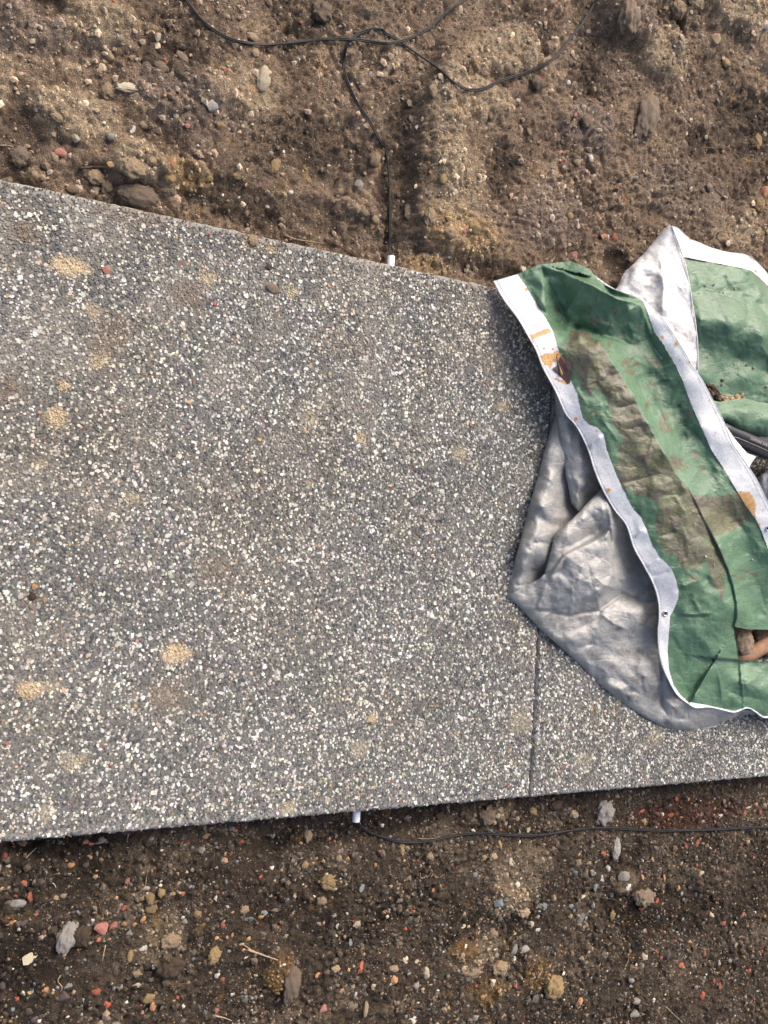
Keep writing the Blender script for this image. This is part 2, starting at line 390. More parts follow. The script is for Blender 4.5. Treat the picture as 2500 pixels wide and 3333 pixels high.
def soil(x, y, upper, want_col=False):
    c1, id1 = cells(x + .004 * fbm(x, y, 60, 2, 3), y + .004 * fbm(x, y, 60, 2, 4), 70, 11)
    c2, id2 = cells(x, y, 190, 23)
    k1, i1 = clods(x, y, 24 if upper else 38, 301, .012); k2, i2 = clods(x, y, 62 if upper else 85, 311, .006); k3, i3 = clods(x, y, 135, 321, .003)
    patch = sm(-.12, .25, fbm(x, y, 6, 3, 65)); patch2 = sm(-.25, .2, fbm(x, y, 11, 3, 66))
    big = fbm(x, y, 3.5, 4, 31); med = fbm(x, y, 16, 4, 41); fine = fbm(x, y, 75, 4, 51, .6)
    rough = sm(-.15, .35, fbm(x, y, 5, 3, 61))
    if upper:
        z = -.030 + .08 * np.clip(y - .56, 0, 9) + .016 * sm(.545, .62, y)
        dz, tints = blobs(x, y, UP_BLOBS)
        rid = 1 - np.abs(fbm(x, y, 9, 3, 71)) * 2
        yy = np.array([at(u_, v_, 0)[:2] for u_, v_ in [(1375, 800), (1350, 700), (1346, 560), (1352, 420), (1362, 330), (1402, 225), (1420, 120)]])
        xl = np.interp(y, yy[:, 1], yy[:, 0]) + .006 * fbm(x, y, 40, 3, 67); dxl = x - xl
        z = z + .024 * sm(-.012, .010, dxl) * np.exp(-np.clip(dxl, 0, 9) / .10) * sm(.56, .62, y) * (1 - sm(.98, 1.06, y))
        z = z + .013 * (k1 - .35) * patch + .0070 * (k2 - .35) * patch2 + .0034 * (k3 - .35)
        z = z + dz + .014 * big + .010 * med + .0048 * fine + (.008 * (.6 - c1) * rough) + .0030 * (.6 - c2) * (.5 + rough) - .006 * sm(.93, 1.0, rid) * sm(.05, .3, fbm(x, y, 8, 2, 75))
        u0 = at(1690, 700, 0); k = np.exp(-(((x - u0[0]) / .06) ** 2 + ((y - u0[1]) / .05) ** 2) * 1.3)
        z = z + .0022 * k * np.sin((y - u0[1] + .3 * (x - u0[0]) ** 2 * 8) * 520)
        TT = TINT_U; dark = (.100, .073, .052); mid = (.29, .21, .145); palest = (.54, .41, .28)
    else:
        z = -.062 - .02 * np.clip(-.53 - y, 0, 9)
        dz, tints = blobs(x, y, LO_BLOBS)
        z = z + .0085 * (k1 - .35) * patch + .0060 * (k2 - .35) * patch2 + .0040 * (k3 - .35)
        z = z + dz + .008 * big + .007 * med + .0035 * fine + (.010 * (.6 - c1) * (.3 + rough)) + .0036 * (.6 - c2)
        TT = TINT_L; dark = (.034, .026, .019); mid = (.090, .068, .050); palest = (.185, .142, .102)
    if not want_col: return z
    k = .5 + .9 * fbm(x, y, 6, 5, 81, .65) + .42 * (i1 - .5) * patch + .34 * (i2 - .5) * patch2 + .2 * (i3 - .5)
    c = mix(mix(np.broadcast_to(dark, x.shape + (3,)), mid, sm(.0, .5, k)), palest, sm(.55, 1.0, k))  # the soil's own dark, middle and palest tones, mixed by noise
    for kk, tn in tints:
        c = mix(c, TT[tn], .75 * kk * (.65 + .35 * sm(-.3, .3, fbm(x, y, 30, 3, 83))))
    c = c * (1 + (.30 if upper else .22) * fbm(x, y, 2.6, 3, 93))[..., None]
    sp = sm(.25, .45, fbm(x, y, 22, 3, 91)) * (.55 if upper else .45)        # ochre clay smears
    c = mix(c, TT['ochre'], sp * sm(.3, .8, id1))
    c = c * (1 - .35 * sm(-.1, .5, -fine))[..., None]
    return z, c

GRID = {}
def look(x, y, upper, col=False):
    x0, y0, dx, dy, Z, C = GRID[upper]; n, m = Z.shape
    a = np.clip((x - x0) / dx, 0, m - 1.001); b = np.clip((y - y0) / dy, 0, n - 1.001); i = a.astype(int); j = b.astype(int); a = a - i; b = b - j
    z = (Z[j, i] * (1 - a) + Z[j, i + 1] * a) * (1 - b) + (Z[j + 1, i] * (1 - a) + Z[j + 1, i + 1] * a) * b
    return (z, C[j, i]) if col else z
def soil_mesh(name, x0, x1, y0, y1, st, upper, mat):
    nx = int((x1 - x0) / st); ny = int((y1 - y0) / st)
    X, Y = np.meshgrid(np.linspace(x0, x1, nx), np.linspace(y0, y1, ny))
    Z, C = soil(X, Y, upper, True)
    co = np.stack([X, Y, Z], -1).reshape(-1, 3)
    i = np.arange(nx * ny).reshape(ny, nx)
    q = np.stack([i[:-1, :-1], i[:-1, 1:], i[1:, 1:], i[1:, :-1]], -1).reshape(-1, 4)
    GRID[upper] = (X[0, 0], Y[0, 0], X[0, 1] - X[0, 0], Y[1, 0] - Y[0, 0], Z, C)
    o = link(name, quads_mesh(name, co, q, colors=C.reshape(-1, 3), mat=mat)); tag(o, kind='structure'); return o
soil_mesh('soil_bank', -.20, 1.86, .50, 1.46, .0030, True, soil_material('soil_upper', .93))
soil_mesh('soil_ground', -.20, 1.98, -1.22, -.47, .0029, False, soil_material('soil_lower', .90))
# the plot going on all round, a little below the modelled soil
m_far, tt, bb = mat_new('soil_far', .95, 0, .2)
nn = noise_node(tt, 6, 10, .7, coords(tt))
tt.links.new(ramp(tt, nn.outputs[0], [(.3, (.05, .035, .024)), (.6, (.15, .105, .072))]), bb.inputs['Base Color'])
X, Y = np.meshgrid(np.linspace(-30, 30, 61), np.linspace(-30, 30, 61))
i = np.arange(61 * 61).reshape(61, 61)
g = link('ground', quads_mesh('ground', np.stack([X, Y, -.125 + 0 * X], -1).reshape(-1, 3),
         np.stack([i[:-1, :-1], i[:-1, 1:], i[1:, 1:], i[1:, :-1]], -1).reshape(-1, 4), mat=m_far)); tag(g, kind='structure')

def on_soil(u, v, lift=0.0):
    """point on the soil seen at photo pixel (u, v); arrays fine"""
    u = np.atleast_1d(np.asarray(u, float)); v = np.atleast_1d(np.asarray(v, float)); z = np.zeros_like(u)
    for _ in range(6):
        p = at(u, v, z + lift)
        z = np.where(p[:, 1] > 0, look(p[:, 0], p[:, 1], True), look(p[:, 0], p[:, 1], False))
    p[:, 2] = z + lift
    return p

# ------------------------------------------------------------------ path of exposed aggregate slabs
STAINS = [  # u, v, ru, rv, strength, colour   (dry clay dropped on the slab)
    (232, 868, 75, 38, .8, 0), (83, 760, 48, 42, .5, 1), (181, 1358, 42, 34, 1.0, 0), (206, 1255, 14, 18, .8, 0), (324, 1175, 34, 30, .6, 0),
    (350, 1100, 75, 110, .38, 1), (620, 960, 80, 60, .42, 1), (680, 905, 40, 26, .45, 0), (300, 1010, 36, 30, .4, 0), (949, 950, 24, 30, .75, 2), (1495, 1478, 28, 28, 1.0, 2),
    (1635, 1325, 26, 20, .45, 0), (1010, 1365, 30, 26, .5, 2), (1175, 1425, 22, 20, .5, 0), (573, 2127, 58, 34, .95, 0), (100, 2245, 46, 34, .95, 0),
    (160, 2235, 45, 24, .35, 2), (1209, 2339, 15, 15, .9, 0), (1165, 2440, 46, 42, .35, 2), (935, 2630, 36, 28, .5, 2), (245, 2478, 48, 40, .45, 2),
    (545, 2270, 70, 50, .4, 1), (430, 1625, 26, 22, .6, 2), (355, 1640, 20, 22, .35, 1), (700, 1860, 80, 60, .35, 1), (30, 1270, 50, 60, .4, 1),
    (1700, 2350, 60, 50, .35, 2), (1110, 1120, 120, 60, .22, 1), (100, 1960, 40, 26, .4, 1), (810, 790, 22, 26, .6, 0), (880, 810, 24, 14, .5, 0),
    (130, 1510, 30, 30, .25, 0), (2130, 2400, 40, 40, .35, 2), (1900, 2480, 50, 40, .25, 2), (420, 700, 120, 40, .25, 1), (150, 2650, 30, 40, .4, 2),
]
ST_C = [(.52, .41, .27), (.20, .145, .105), (.44, .38, .27)]
def slab_tint(x, y, c):
    b = fbm(x, y, 5, 4, 201)
    c = c * (1 + .22 * b)[..., None]
    warm = sm(-.25, .45, fbm(x, y, 4, 3, 211) + .35 * (y + .1) - .15 * x)       # thin film of mud, more of it on the upper left
    c = mix(c, c * np.array([1.05, .96, .85]), .5 * warm)
    film = .03 + .42 * sm(.0, .6, fbm(x, y, 9, 4, 221) + .5 * (y - .05) - .18 * x)
    c = mix(c, (.30, .265, .225), film)
    for (u, v, ru, rv, st, ci) in STAINS:
        p = at(u, v, 0.0); s = mpp(u, v)
        m = (np.abs(x - p[0]) < ru * s * 1.8) & (np.abs(y - p[1]) < rv * s * 1.8)
        if not m.any(): continue
        xx, yy = x[m], y[m]
        d = np.hypot((xx - p[0]) / (ru * s), (yy - p[1]) / (rv * s)) + .45 * fbm(xx, yy, 45, 3, int(u) % 50) + .18 * fbm(xx, yy, 190, 2, 5)
        c[m] = mix(c[m], ST_C[ci], min(1, st * 1.2) * (1 - sm(.45, 1.1, d)))
    return c

m_agg, t, b = mat_new('aggregate', .8, 0, .3)
n = noise_node(t, 700, 3, .6, coords(t))
c = mixc(t, 'MULTIPLY', .7, attr(t), ramp(t, n.outputs[0], [(.3, (.7, .7, .7)), (.7, (1.3, 1.3, 1.3))]))
t.links.new(c, b.inputs['Base Color']); bump(t, b, n.outputs[0], .4, .0006)
m_conc, t, b = mat_new('concrete_matrix', .9, 0, .2)
n = noise_node(t, 420, 4, .7, coords(t))
c = mixc(t, 'MULTIPLY', .9, attr(t), ramp(t, n.outputs[0], [(.3, (.5, .5, .5)), (.5, (1, 1, 1)), (.7, (1.6, 1.58, 1.5))]))
t.links.new(c, b.inputs['Base Color']); bump(t, b, n.outputs[0], .8, .0015)

path = empty('path', (0, 0, 0)); tag(path, kind='structure')
def wob(t_, seed): return .0028 * pnoise(t_ * 60, t_ * 0 + seed, seed) + .0014 * pnoise(t_ * 190, t_ * 0, seed + 1)
def slab_body(name, x0, x1, jl, jr):
    """bevelled slab; surface grid with a rounded, slightly crumbly arris; jl / jr: the joint side is crumbly"""
    st = .009; R = .009; TH = .055
    def axis(a, c_):
        inner = np.linspace(a + R, c_ - R, max(2, int((c_ - a) / st)))
        th = np.linspace(0, math.pi / 2, 6)[:-1]
        return np.concatenate([[a], a + R - R * np.cos(th), inner, c_ - R + R * np.sin(np.linspace(0, math.pi / 2, 6)[1:]), [c_]]), \
            np.concatenate([[-TH], -R + R * np.sin(th), 0 * inner, -R + R * np.cos(np.linspace(0, math.pi / 2, 6)[1:]), [-TH]])
    ax, azx = axis(x0, x1); ay, azy = axis(SY0, SY1)
    X, Y = np.meshgrid(ax, ay); ZX, ZY = np.meshgrid(azx, azy)
    Z = np.minimum(ZX, ZY)
    Y = Y + np.where(np.abs(Y - SY0) < .012, wob(X, 3), 0) + np.where(np.abs(Y - SY1) < .012, wob(X, 7), 0)
    X = X + np.where(np.abs(X - JX) < .012, wob(Y, 11) * 1.0, 0)
    C = np.broadcast_to((.175, .168, .155), X.shape + (3,)).copy()
    edge = np.minimum.reduce([X - x0 + 9 * (1 - jl), x1 - X + 9 * (1 - jr), Y - SY0, SY1 - Y])
    C = mix(C, (.27, .262, .25), 1 - sm(.006, .022, edge))
    C = slab_tint(X, Y, C)
    i = np.arange(X.size).reshape(X.shape)
    q = np.stack([i[:-1, :-1], i[:-1, 1:], i[1:, 1:], i[1:, :-1]], -1).reshape(-1, 4)
    co = np.stack([X, Y, Z], -1).reshape(-1, 3)
    return link(name, quads_mesh(name, co, q, colors=C.reshape(-1, 3), mat=m_conc), path)
slab_a = slab_body('paving_slab', -.95, JX - .0019, 0, 1)
slab_b = slab_body('paving_slab', JX + .0019, 2.6, 1, 0)
slab_a['label'] = 'large exposed aggregate slab with clay spots'; slab_b['label'] = 'slab half under the tarpaulin'

PAL = np.array([(.098, .105, .107), (.140, .143, .138), (.160, .157, .145), (.225, .212, .188), (.068, .077, .090), (.15, .130, .108),
                (.57, .56, .50), (.64, .635, .585), (.49, .465, .405), (.40, .37, .32), (.42, .27, .15), (.24, .09, .06)])
PW = np.array([.15, .15, .13, .10, .08, .06, .125, .075, .11, .09, .011, .002]); PW = PW / PW.sum()
def pebbles(x0, x1, slab, name):
    s = .0049
    nx = int((x1 - x0) / s); ny = int((SY1 - SY0) / (s * .88))
    I, J = np.meshgrid(np.arange(nx), np.arange(ny))
    x = (x0 + (I + .5 * (J % 2)) * s).ravel() + rng.uniform(-.38, .38, nx * ny) * s
    y = (SY0 + .004 + J * s * .88).ravel() + rng.uniform(-.38, .38, nx * ny) * s
    mA, _ = cells(x, y, 1, 1)
    e = np.minimum(y - SY0, SY1 - y)
    ej = np.minimum(np.abs(x - x0), np.abs(x - x1))
    keep = (e > .004) & (ej > .003) & (rng.random(x.size) < .60 + .4 * sm(.006, .018, e))
    x, y, e = x[keep], y[keep], e[keep]; n = len(x)
    ci = rng.choice(len(PAL), n, p=PW)
    # clusters of pale and of dark stones
    cl = fbm(x, y, 30, 2, 301)
    sw = (ci >= 6) & (cl < -.15) & (rng.random(n) < .4); ci[sw] = rng.integers(0, 5, sw.sum())
    C = PAL[ci] * rng.uniform(.75, 1.25, (n, 1)) * (1 + rng.normal(0, .04, (n, 3)))
    r = rng.gamma(9, 1 / 9, n) * np.where(ci >= 6, .0030, .0029); r = np.clip(r, .0015, .0062) * (1 + 1e-4 * rng.random(n))
    el = rng.uniform(.55, 1, n); an = rng.uniform(0, math.pi, n) * .9
    zt = rng.uniform(.0002, .0016, n) - np.where(e < .009, .003 * (1 - e / .009) ** 2 * 2, 0)
    C = slab_tint(x, y, C)
    K = 6; th = (np.arange(K) / K * 2 * math.pi)[None] + rng.uniform(0, 6, (n, 1)) + rng.uniform(-.25, .25, (n, K))
    rr = r[:, None] * rng.uniform(.8, 1.15, (n, K))
    px, py = np.cos(th) * rr, np.sin(th) * rr * el[:, None]
    ca, sa = np.cos(an)[:, None], np.sin(an)[:, None]
    px, py = px * ca - py * sa, px * sa + py * ca
    tx, ty = rng.normal(0, .14, (n, 1)), rng.normal(0, .14, (n, 1))
    def ring(k, z): return np.stack([x[:, None] + px * k, y[:, None] + py * k, z + (px * tx + py * ty) * k], -1)
    v = np.concatenate([ring(1.0, (zt - .0020)[:, None]), ring(.78, (zt + .0004)[:, None])], 1)  # n,12,3
    big = np.zeros(n, bool); big[np.argsort(-r * ((x > .0) & (x < 1.66) & (np.abs(y) < .5)))[:BIGN[name]]] = True
    base = [(k, (k + 1) % K, K + (k + 1) % K, K + k) for k in range(K)]
    base = np.array(base)
    def build(nm, sel):
        vv = v[sel].reshape(-1, 3); m = sel.sum()
        off = (np.arange(m) * 12)[:, None, None]
        q = (base[None] + off).reshape(-1); hx = (np.arange(K, 2 * K)[None] + off[:, 0]).reshape(-1)
        loops = np.concatenate([q, hx]); nq = len(q) // 4
        starts = np.concatenate([np.arange(nq) * 4, len(q) + np.arange(m) * K]); tot = np.concatenate([np.full(nq, 4), np.full(m, K)])
        return make_mesh(nm, vv, loops, starts, tot, colors=np.repeat(C[sel], 12, 0), smooth=False, mat=m_agg)
    o = link('exposed_aggregate', build('exposed_aggregate', ~big), slab); tag(o, kind='stuff')
    for k in np.nonzero(big)[0]:
        s_ = np.zeros(n, bool); s_[k] = True
        ctr = np.array([x[k], y[k], 0])
        me = build('pebble', s_); vs = v[k] - ctr
        me.vertices.foreach_set('co', vs.astype(np.float32).ravel()); me.update()
        link('pebble', me, slab, ctr)
BIGN = {'a': 300, 'b': 60}
pebbles(-.24, JX - .002, slab_a, 'a')
pebbles(JX + .002, 1.98, slab_b, 'b')

# ------------------------------------------------------------------ stones
def ico(sub):
    import bmesh
    bm = bmesh.new(); bmesh.ops.create_icosphere(bm, subdivisions=sub, radius=1)
    co = np.array([v.co[:] for v in bm.verts]); f = [[v.index for v in fc.verts] for fc in bm.faces]; bm.free(); return co, f
ICO = {k: ico(k) for k in (1, 2, 3, 4)}
def n3(p, fr, seed):
    return (fbm(p[:, 0] + p[:, 2] * .7, p[:, 1] - p[:, 2] * .6, fr, 3, seed) + fbm(p[:, 1] + 3, p[:, 2] + p[:, 0] * .5, fr, 3, seed + 7)) * .5
def rock_mesh(sub, seed, angular, rough, mat):
    r_ = np.random.default_rng(seed); co, f = ICO[sub]; co = co.copy()
    for _ in range(int(angular * 12)):
        nrm = r_.normal(size=3); nrm /= np.linalg.norm(nrm); d = r_.uniform(.42, .8)
        k = co @ nrm - d; co = co - np.where(k > 0, k, 0)[:, None] * nrm
    co = co * (1 + rough * n3(co, 1.3, seed) + rough * .6 * n3(co, 3.6, seed + 3) * (sub > 1) + rough * .5 * n3(co, 9, seed + 5) * (sub > 2) + (rough * .5 * (.5 - cells(co[:, 0] * 2.2 + co[:, 2], co[:, 1] * 2.2 - co[:, 2], 1.3, seed)[0]) if rough > .4 else 0))[:, None]
    mx = np.abs(co).max(0); co = co / mx
    return poly_mesh('rock', co, f, mat, smooth=angular < .6)
ROCKS = {}
def rock(name, kind, loc, sx, sy, sz, rz, sub=1, angular=1.0, rough=.25, tilt=.25, variants=5):
    k = (kind, sub, angular > .5, rough, int(rng.integers(0, variants)))
    if k not in ROCKS: ROCKS[k] = rock_mesh(sub, int(rough * 100) + len(kind) * 31 + k[4] * 7 + sub, angular, rough, MR[kind])
    o = link(name, ROCKS[k], None, loc); o.scale = (sx, sy, sz)
    o.rotation_euler = (float(rng.normal(0, tilt)), float(rng.normal(0, tilt)), rz); return o

K = .7535
CROP = {'a': (0, 0), 'b': (1250, 0), 'c': (0, 2500), 'd': (1250, 2500), 'e': (0, 550), 'g': (0, 1800)}
NAMES = {'red': ('brick_chip', 'brick chip'), 'orange': ('brick_chip', 'brick chip'), 'pink': ('brick_chip', 'brick chip'), 'ochre': ('clay_lump', 'clay lump'),
         'tan': ('clay_lump', 'clay lump'), 'cream': ('stone', 'stone'), 'white': ('stone', 'stone'), 'grey': ('stone', 'stone'), 'slate': ('stone', 'stone'),
         'purple': ('stone', 'stone'), 'clod': ('soil_clod', 'soil clod'), 'mud': ('soil_clod', 'soil clod')}
# crop, x, y, w, h, angle, kind, label (None: one of a group that nothing tells apart)
STONES = [
    ('a', 1138, 340, 62, 108, 8, 'cream', 'smooth cream stone standing out of the soil below the cable'),
    ('a', 558, 378, 112, 44, -14, 'cream', 'long flat cream stone lying on the upper soil'),
    ('a', 463, 397, 62, 74, 0, 'tan', 'rounded tan clay lump just left of the flat cream stone'),
    ('a', 914, 458, 48, 52, -30, 'grey', 'pale grey stone below the small orange chip on the upper soil'),
    ('a', 962, 300, 26, 32, 0, 'red', 'orange red brick chip left of the smooth cream stone'),
    ('a', 1299, 95, 20, 18, 0, 'red', 'bright red chip just above the cable at the top'),
    ('a', 1388, 50, 95, 112, -8, 'clod', 'large pale soil clod at the top edge above the cable'),
    ('a', 1090, 160, 56, 36, 0, 'tan', 'tan clay lump pressed under the cable bend'),
    ('a', 1102, 228, 34, 44, 0, 'tan', 'pale tan lump right under the black cable'),
    ('a', 678, 158, 30, 38, 10, 'cream', 'cream yellow stone at the top above the crumbled hollow'),
    ('a', 710, 180, 16, 18, 0, 'cream', 'tiny round cream pebble beside the cream yellow stone'),
    ('a', 478, 248, 34, 34, 0, 'tan', 'pinkish tan stone in the upper left soil'),
    ('a', 547, 238, 24, 26, 0, 'orange', 'rusty orange lump beside the pinkish tan stone'),
    ('a', 740, 325, 22, 34, 20, 'tan', 'narrow tan chip standing below the crumbled hollow'),
    ('a', 696, 290, 64, 50, 10, 'clod', 'crumbly grey brown clod in the hollow, lower one'),
    ('a', 788, 250, 66, 44, 25, 'clod', 'crumbly clod at the right rim of the hollow'),
    ('a', 640, 268, 60, 40, 0, 'mud', 'dark crumbly clod at the left rim of the hollow'),
    ('a', 700, 232, 50, 34, 30, 'mud', 'dark crumbly clod on top of the hollow'),
    ('a', 808, 542, 30, 28, 20, 'pink', 'square pink brown brick chip in the middle of the upper left soil'),
    ('a', 574, 556, 20, 42, 10, 'white', 'pale pointed sliver of stone in the upper left soil'),
    ('a', 326, 592, 34, 40, -30, 'cream', 'small cream pointed stone above the left slab edge'),
    ('a', 478, 588, 34, 38, 0, 'grey', 'greenish grey round stone above the clay mass'),
    ('a', 264, 658, 48, 44, 0, 'pink', 'pinkish square stone above the left slab edge'),
    ('a', 234, 680, 42, 40, 30, 'tan', 'pale lump touching the pinkish square stone'),
    ('a', 86, 680, 96, 92, 0, 'clod', 'round knobbly clod at the far left above the slab'),
    ('a', 158, 764, 66, 50, 0, 'tan', 'crumbly pale yellow lump at the slab edge on the left'),
    ('a', 412, 766, 92, 68, 10, 'tan', 'knobbly tan clod under the dark root'),
    ('a', 462, 808, 52, 64, 0, 'tan', 'tan clod below the knobbly one, near the slab edge'),
    ('a', 600, 846, 180, 104, -8, 'clod', 'biggest soil clod lying against the upper slab edge'),
    ('a', 310, 820, 56, 30, 0, 'clod', 'small clod at the slab edge under the hollow'),
    ('a', 575, 730, 108, 92, 0, 'tan', 'big pale clay lump right of the dark root'),
    ('a', 655, 690, 44, 46, 0, 'tan', 'orange tan lump on top of the big clay lump'),
    ('a', 748, 700, 32, 52, 12, 'orange', 'orange pink stone in the row of clay lumps'),
    ('a', 870, 714, 40, 40, 0, 'tan', 'square tan lump in the row of clay lumps'),
    ('a', 732, 768, 60, 50, 10, 'ochre', 'yellow ochre lump below the orange pink stone'),
    ('a', 820, 760, 24, 34, 0, 'ochre', 'small yellow lump between two ochre lumps'),
    ('a', 900, 770, 40, 30, -20, 'ochre', 'yellow ochre lump below the square tan lump'),
    ('a', 1024, 762, 36, 30, 0, 'ochre', 'brownish yellow lump right of the ochre row'),
    ('a', 1060, 796, 14, 30, 12, 'orange', 'small upright orange brick chip below the ochre row'),
    ('a', 1170, 660, 26, 26, 0, 'grey', 'pale grey pebble in the dark soil left of the cable'),
    ('a', 1185, 720, 44, 80, 25, 'ochre', 'ochre streaked lump under the pale grey pebble'),
    ('a', 1256, 830, 20, 18, 0, 'white', 'white pebble on dark soil near the upper slab edge'),
    ('a', 1155, 893, 26, 16, -25, 'white', 'flat white chip on dark soil near the upper slab edge'),
    ('a', 1552, 800, 42, 46, 10, 'grey', 'pinkish grey stone left of the hanging cable'),
    ('a', 1618, 690, 46, 60, 30, 'tan', 'pinkish brown stone beside the cable above the pipe'),
    ('a', 1575, 920, 40, 34, 0, 'tan', 'tan lump above the white pipe end, left one'),
    ('a', 1620, 950, 38, 36, 0, 'tan', 'tan lump above the white pipe end, right one'),
    ('a', 1606, 978, 24, 30, 0, 'orange', 'pale orange crumb under the two tan lumps'),
    ('a', 1605, 318, 34, 26, -20, 'grey', 'light grey chip right beside the hanging cable'),
    ('a', 250, 510, 70, 50, 0, 'tan', 'crumbly pale clay patch lump in the left upper soil'),
    ('a', 620, 540, 40, 30, 0, 'tan', 'yellowish crumb left of the square pink chip'),
    ('a', 955, 545, 44, 40, 0, 'ochre', 'yellow brown lump right of the square pink chip'),
    ('a', 485, 712, 44, 30, 0, 'orange', 'orange brown lump at the end of the dark root'),
    ('b', 1128, 505, 118, 226, 12, 'clod', 'long upright pale clod with a gritty face'),
    ('b', 1262, 38, 92, 84, 0, 'tan', 'round tan clod at the top beside the crack'),
    ('b', 1350, 14, 84, 58, 10, 'tan', 'tan clod cut by the top edge of the photo'),
    ('b', 1294, 145, 96, 104, -20, 'clod', 'brown clod lying in the crack'),
    ('b', 1425, 170, 54, 60, 0, 'tan', 'yellow brown knob right of the crack'),
    ('b', 1372, 158, 26, 28, 0, 'grey', 'grey pebble beside the yellow brown knob'),
    ('b', 1478, 272, 50, 34, 0, 'ochre', 'bright ochre lump in the upper right soil'),
    ('b', 1610, 614, 46, 78, 10, 'ochre', 'upright ochre lump at the right edge'),
    ('b', 1640, 830, 44, 44, 0, 'orange', 'pale orange lump at the right edge, above a yellow one'),
    ('b', 1618, 892, 60, 70, 10, 'ochre', 'yellow crumbly lump at the right edge under the orange one'),
    ('b', 1055, 80, 110, 150, 0, 'clod', 'large jagged brown clod at the top left of the crack'),
    ('b', 946, 84, 28, 36, 0, 'grey', 'pale grey stone left of the jagged brown clod'),
    ('b', 828, 502, 32, 26, -10, 'pink', 'pink and white pebble in the middle of the right soil'),
    ('b', 898, 437, 20, 14, 0, 'red', 'small red chip above the pink and white pebble'),
    ('b', 866, 530, 52, 60, 30, 'clod', 'grey brown clod just under the pink and white pebble'),
    ('b', 764, 655, 32, 20, -15, 'orange', 'flat pink orange chip in the middle of the right soil'),
    ('b', 832, 700, 36, 38, 0, 'tan', 'round tan pebble right of the flat pink orange chip'),
    ('b', 891, 680, 28, 34, 0, 'white', 'white crumb right of the round tan pebble'),
    ('b', 795, 356, 24, 22, 0, 'white', 'white pebble under the cable bend on the right'),
    ('b', 578, 434, 22, 20, 0, 'white', 'white pebble just below the lowest bend of the cable'),
    ('b', 690, 482, 24, 24, 0, 'tan', 'small tan pebble below the cable, on the right'),
    ('b', 468, 488, 30, 40, 0, 'tan', 'yellow tan pebble on the ridge'),
    ('b', 254, 690, 14, 14, 0, 'white', 'tiny white crumb on the tan ridge'),
    ('b', 256, 772, 38, 50, 15, 'ochre', 'smooth yellow ochre stone on the tan ridge'),
    ('b', 204, 744, 18, 18, 0, 'orange', 'small orange lump left of the smooth ochre stone'),
    ('b', 303, 830, 34, 34, 0, 'cream', 'cream star shaped crumb below the smooth ochre stone'),
    ('b', 427, 826, 22, 26, 10, 'ochre', 'bright yellow lump right of the tan ridge'),
    ('b', 198, 938, 66, 82, 0, 'tan', 'large tan lump near the pipe on the right'),
    ('b', 284, 1004, 56, 54, -20, 'tan', 'tan lump beside the large one near the pipe'),
    ('b', 388, 985, 56, 62, 10, 'ochre', 'gritty yellow lump above the slab corner'),
    ('b', 345, 990, 22, 40, 0, 'pink', 'pinkish stone left of the gritty yellow lump'),
    ('b', 802, 934, 32, 34, 0, 'ochre', 'yellow brown pebble in the flat soil above the tarpaulin'),
    ('b', 820, 1105, 44, 62, -12, 'pink', 'dull red brick lump just above the green tarpaulin'),
    ('b', 946, 1017, 48, 34, 10, 'orange', 'orange and grey brick shard in a row of three'),
    ('b', 970, 1018, 18, 30, 0, 'white', 'white mortar shard between orange and red shards'),
    ('b', 992, 1018, 22, 32, 0, 'red', 'dark red shard at the right end of the row of three'),
    ('b', 1036, 862, 18, 22, 0, 'red', 'small orange red crumb right of centre in the upper soil'),
    ('b', 952, 864, 12, 16, 0, 'red', None), ('b', 1010, 815, 20, 14, 0, 'red', None), ('b', 882, 990, 16, 16, 0, 'red', None),
    ('b', 775, 694, 12, 12, 0, 'red', None), ('b', 630, 380, 14, 16, 0, 'red', None),
    ('b', 1468, 854, 30, 12, 0, 'white', 'flat white chip in the right soil above the white tarpaulin corner'),
    ('b', 1086, 770, 24, 24, 20, 'grey', 'grey pebble right of centre under the long clod'),
    ('b', 1054, 748, 24, 20, 0, 'ochre', 'yellow crumb touching the grey pebble under the long clod'),
    ('b', 1400, 812, 40, 40, 0, 'clod', 'round brown clod in the flat right soil'),
    ('b', 375, 300, 34, 70, 5, 'tan', 'upright tan lump left of the lowest cable bend'),
    ('b', 208, 395, 40, 60, -10, 'tan', 'tan lump on the left side of the ridge'),
    ('b', 148, 548, 22, 32, 0, 'white', 'small white stone on the left flank of the ridge'),
    ('b', 660, 360, 60, 60, 0, 'clod', 'brown clod under the rising cable'),
    ('b', 812, 255, 40, 36, 0, 'clod', 'brown clod right of the rising cable'),
    ('b', 1075, 1080, 16, 14, 0, 'orange', None), ('b', 855, 972, 16, 14, 0, 'tan', None), ('b', 1320, 545, 14, 16, 0, 'tan', None),
    ('b', 596, 1160, 36, 30, 20, 'cream', 'pale yellow lump at the corner of the green tarpaulin'),
    ('b', 1645, 110, 30, 50, 0, 'grey', 'grey stone at the top right edge of the photo'),
    ('b', 100, 910, 40, 60, 0, 'clod', 'brown clod between the cable and the large tan lump'),
    # lower soil, left
    ('c', 130, 552, 34, 54, 10, 'red', 'tall bright red brick chip at the lower left'),
    ('c', 100, 493, 34, 28, 0, 'red', 'round red brick chip above the tall one at the lower left'),
    ('c', 69, 548, 24, 22, 0, 'red', 'dull red chip left of the tall red one'),
    ('c', 80, 586, 74, 38, 0, 'grey', 'flat grey stone just under the dull red chip'),
    ('c', 48, 668, 46, 26, -10, 'orange', 'flat orange chip at the left edge'),
    ('c', 104, 668, 34, 28, 0, 'purple', 'small purple brown stone beside the flat orange chip'),
    ('c', 308, 418, 32, 32, 20, 'orange', 'orange chip beside a round brown pebble under the slab'),
    ('c', 368, 413, 34, 34, 0, 'purple', 'round brown pebble right of the orange chip'),
    ('c', 440, 308, 60, 32, -25, 'grey', 'pale pinkish flat stone tucked under the lower slab edge'),
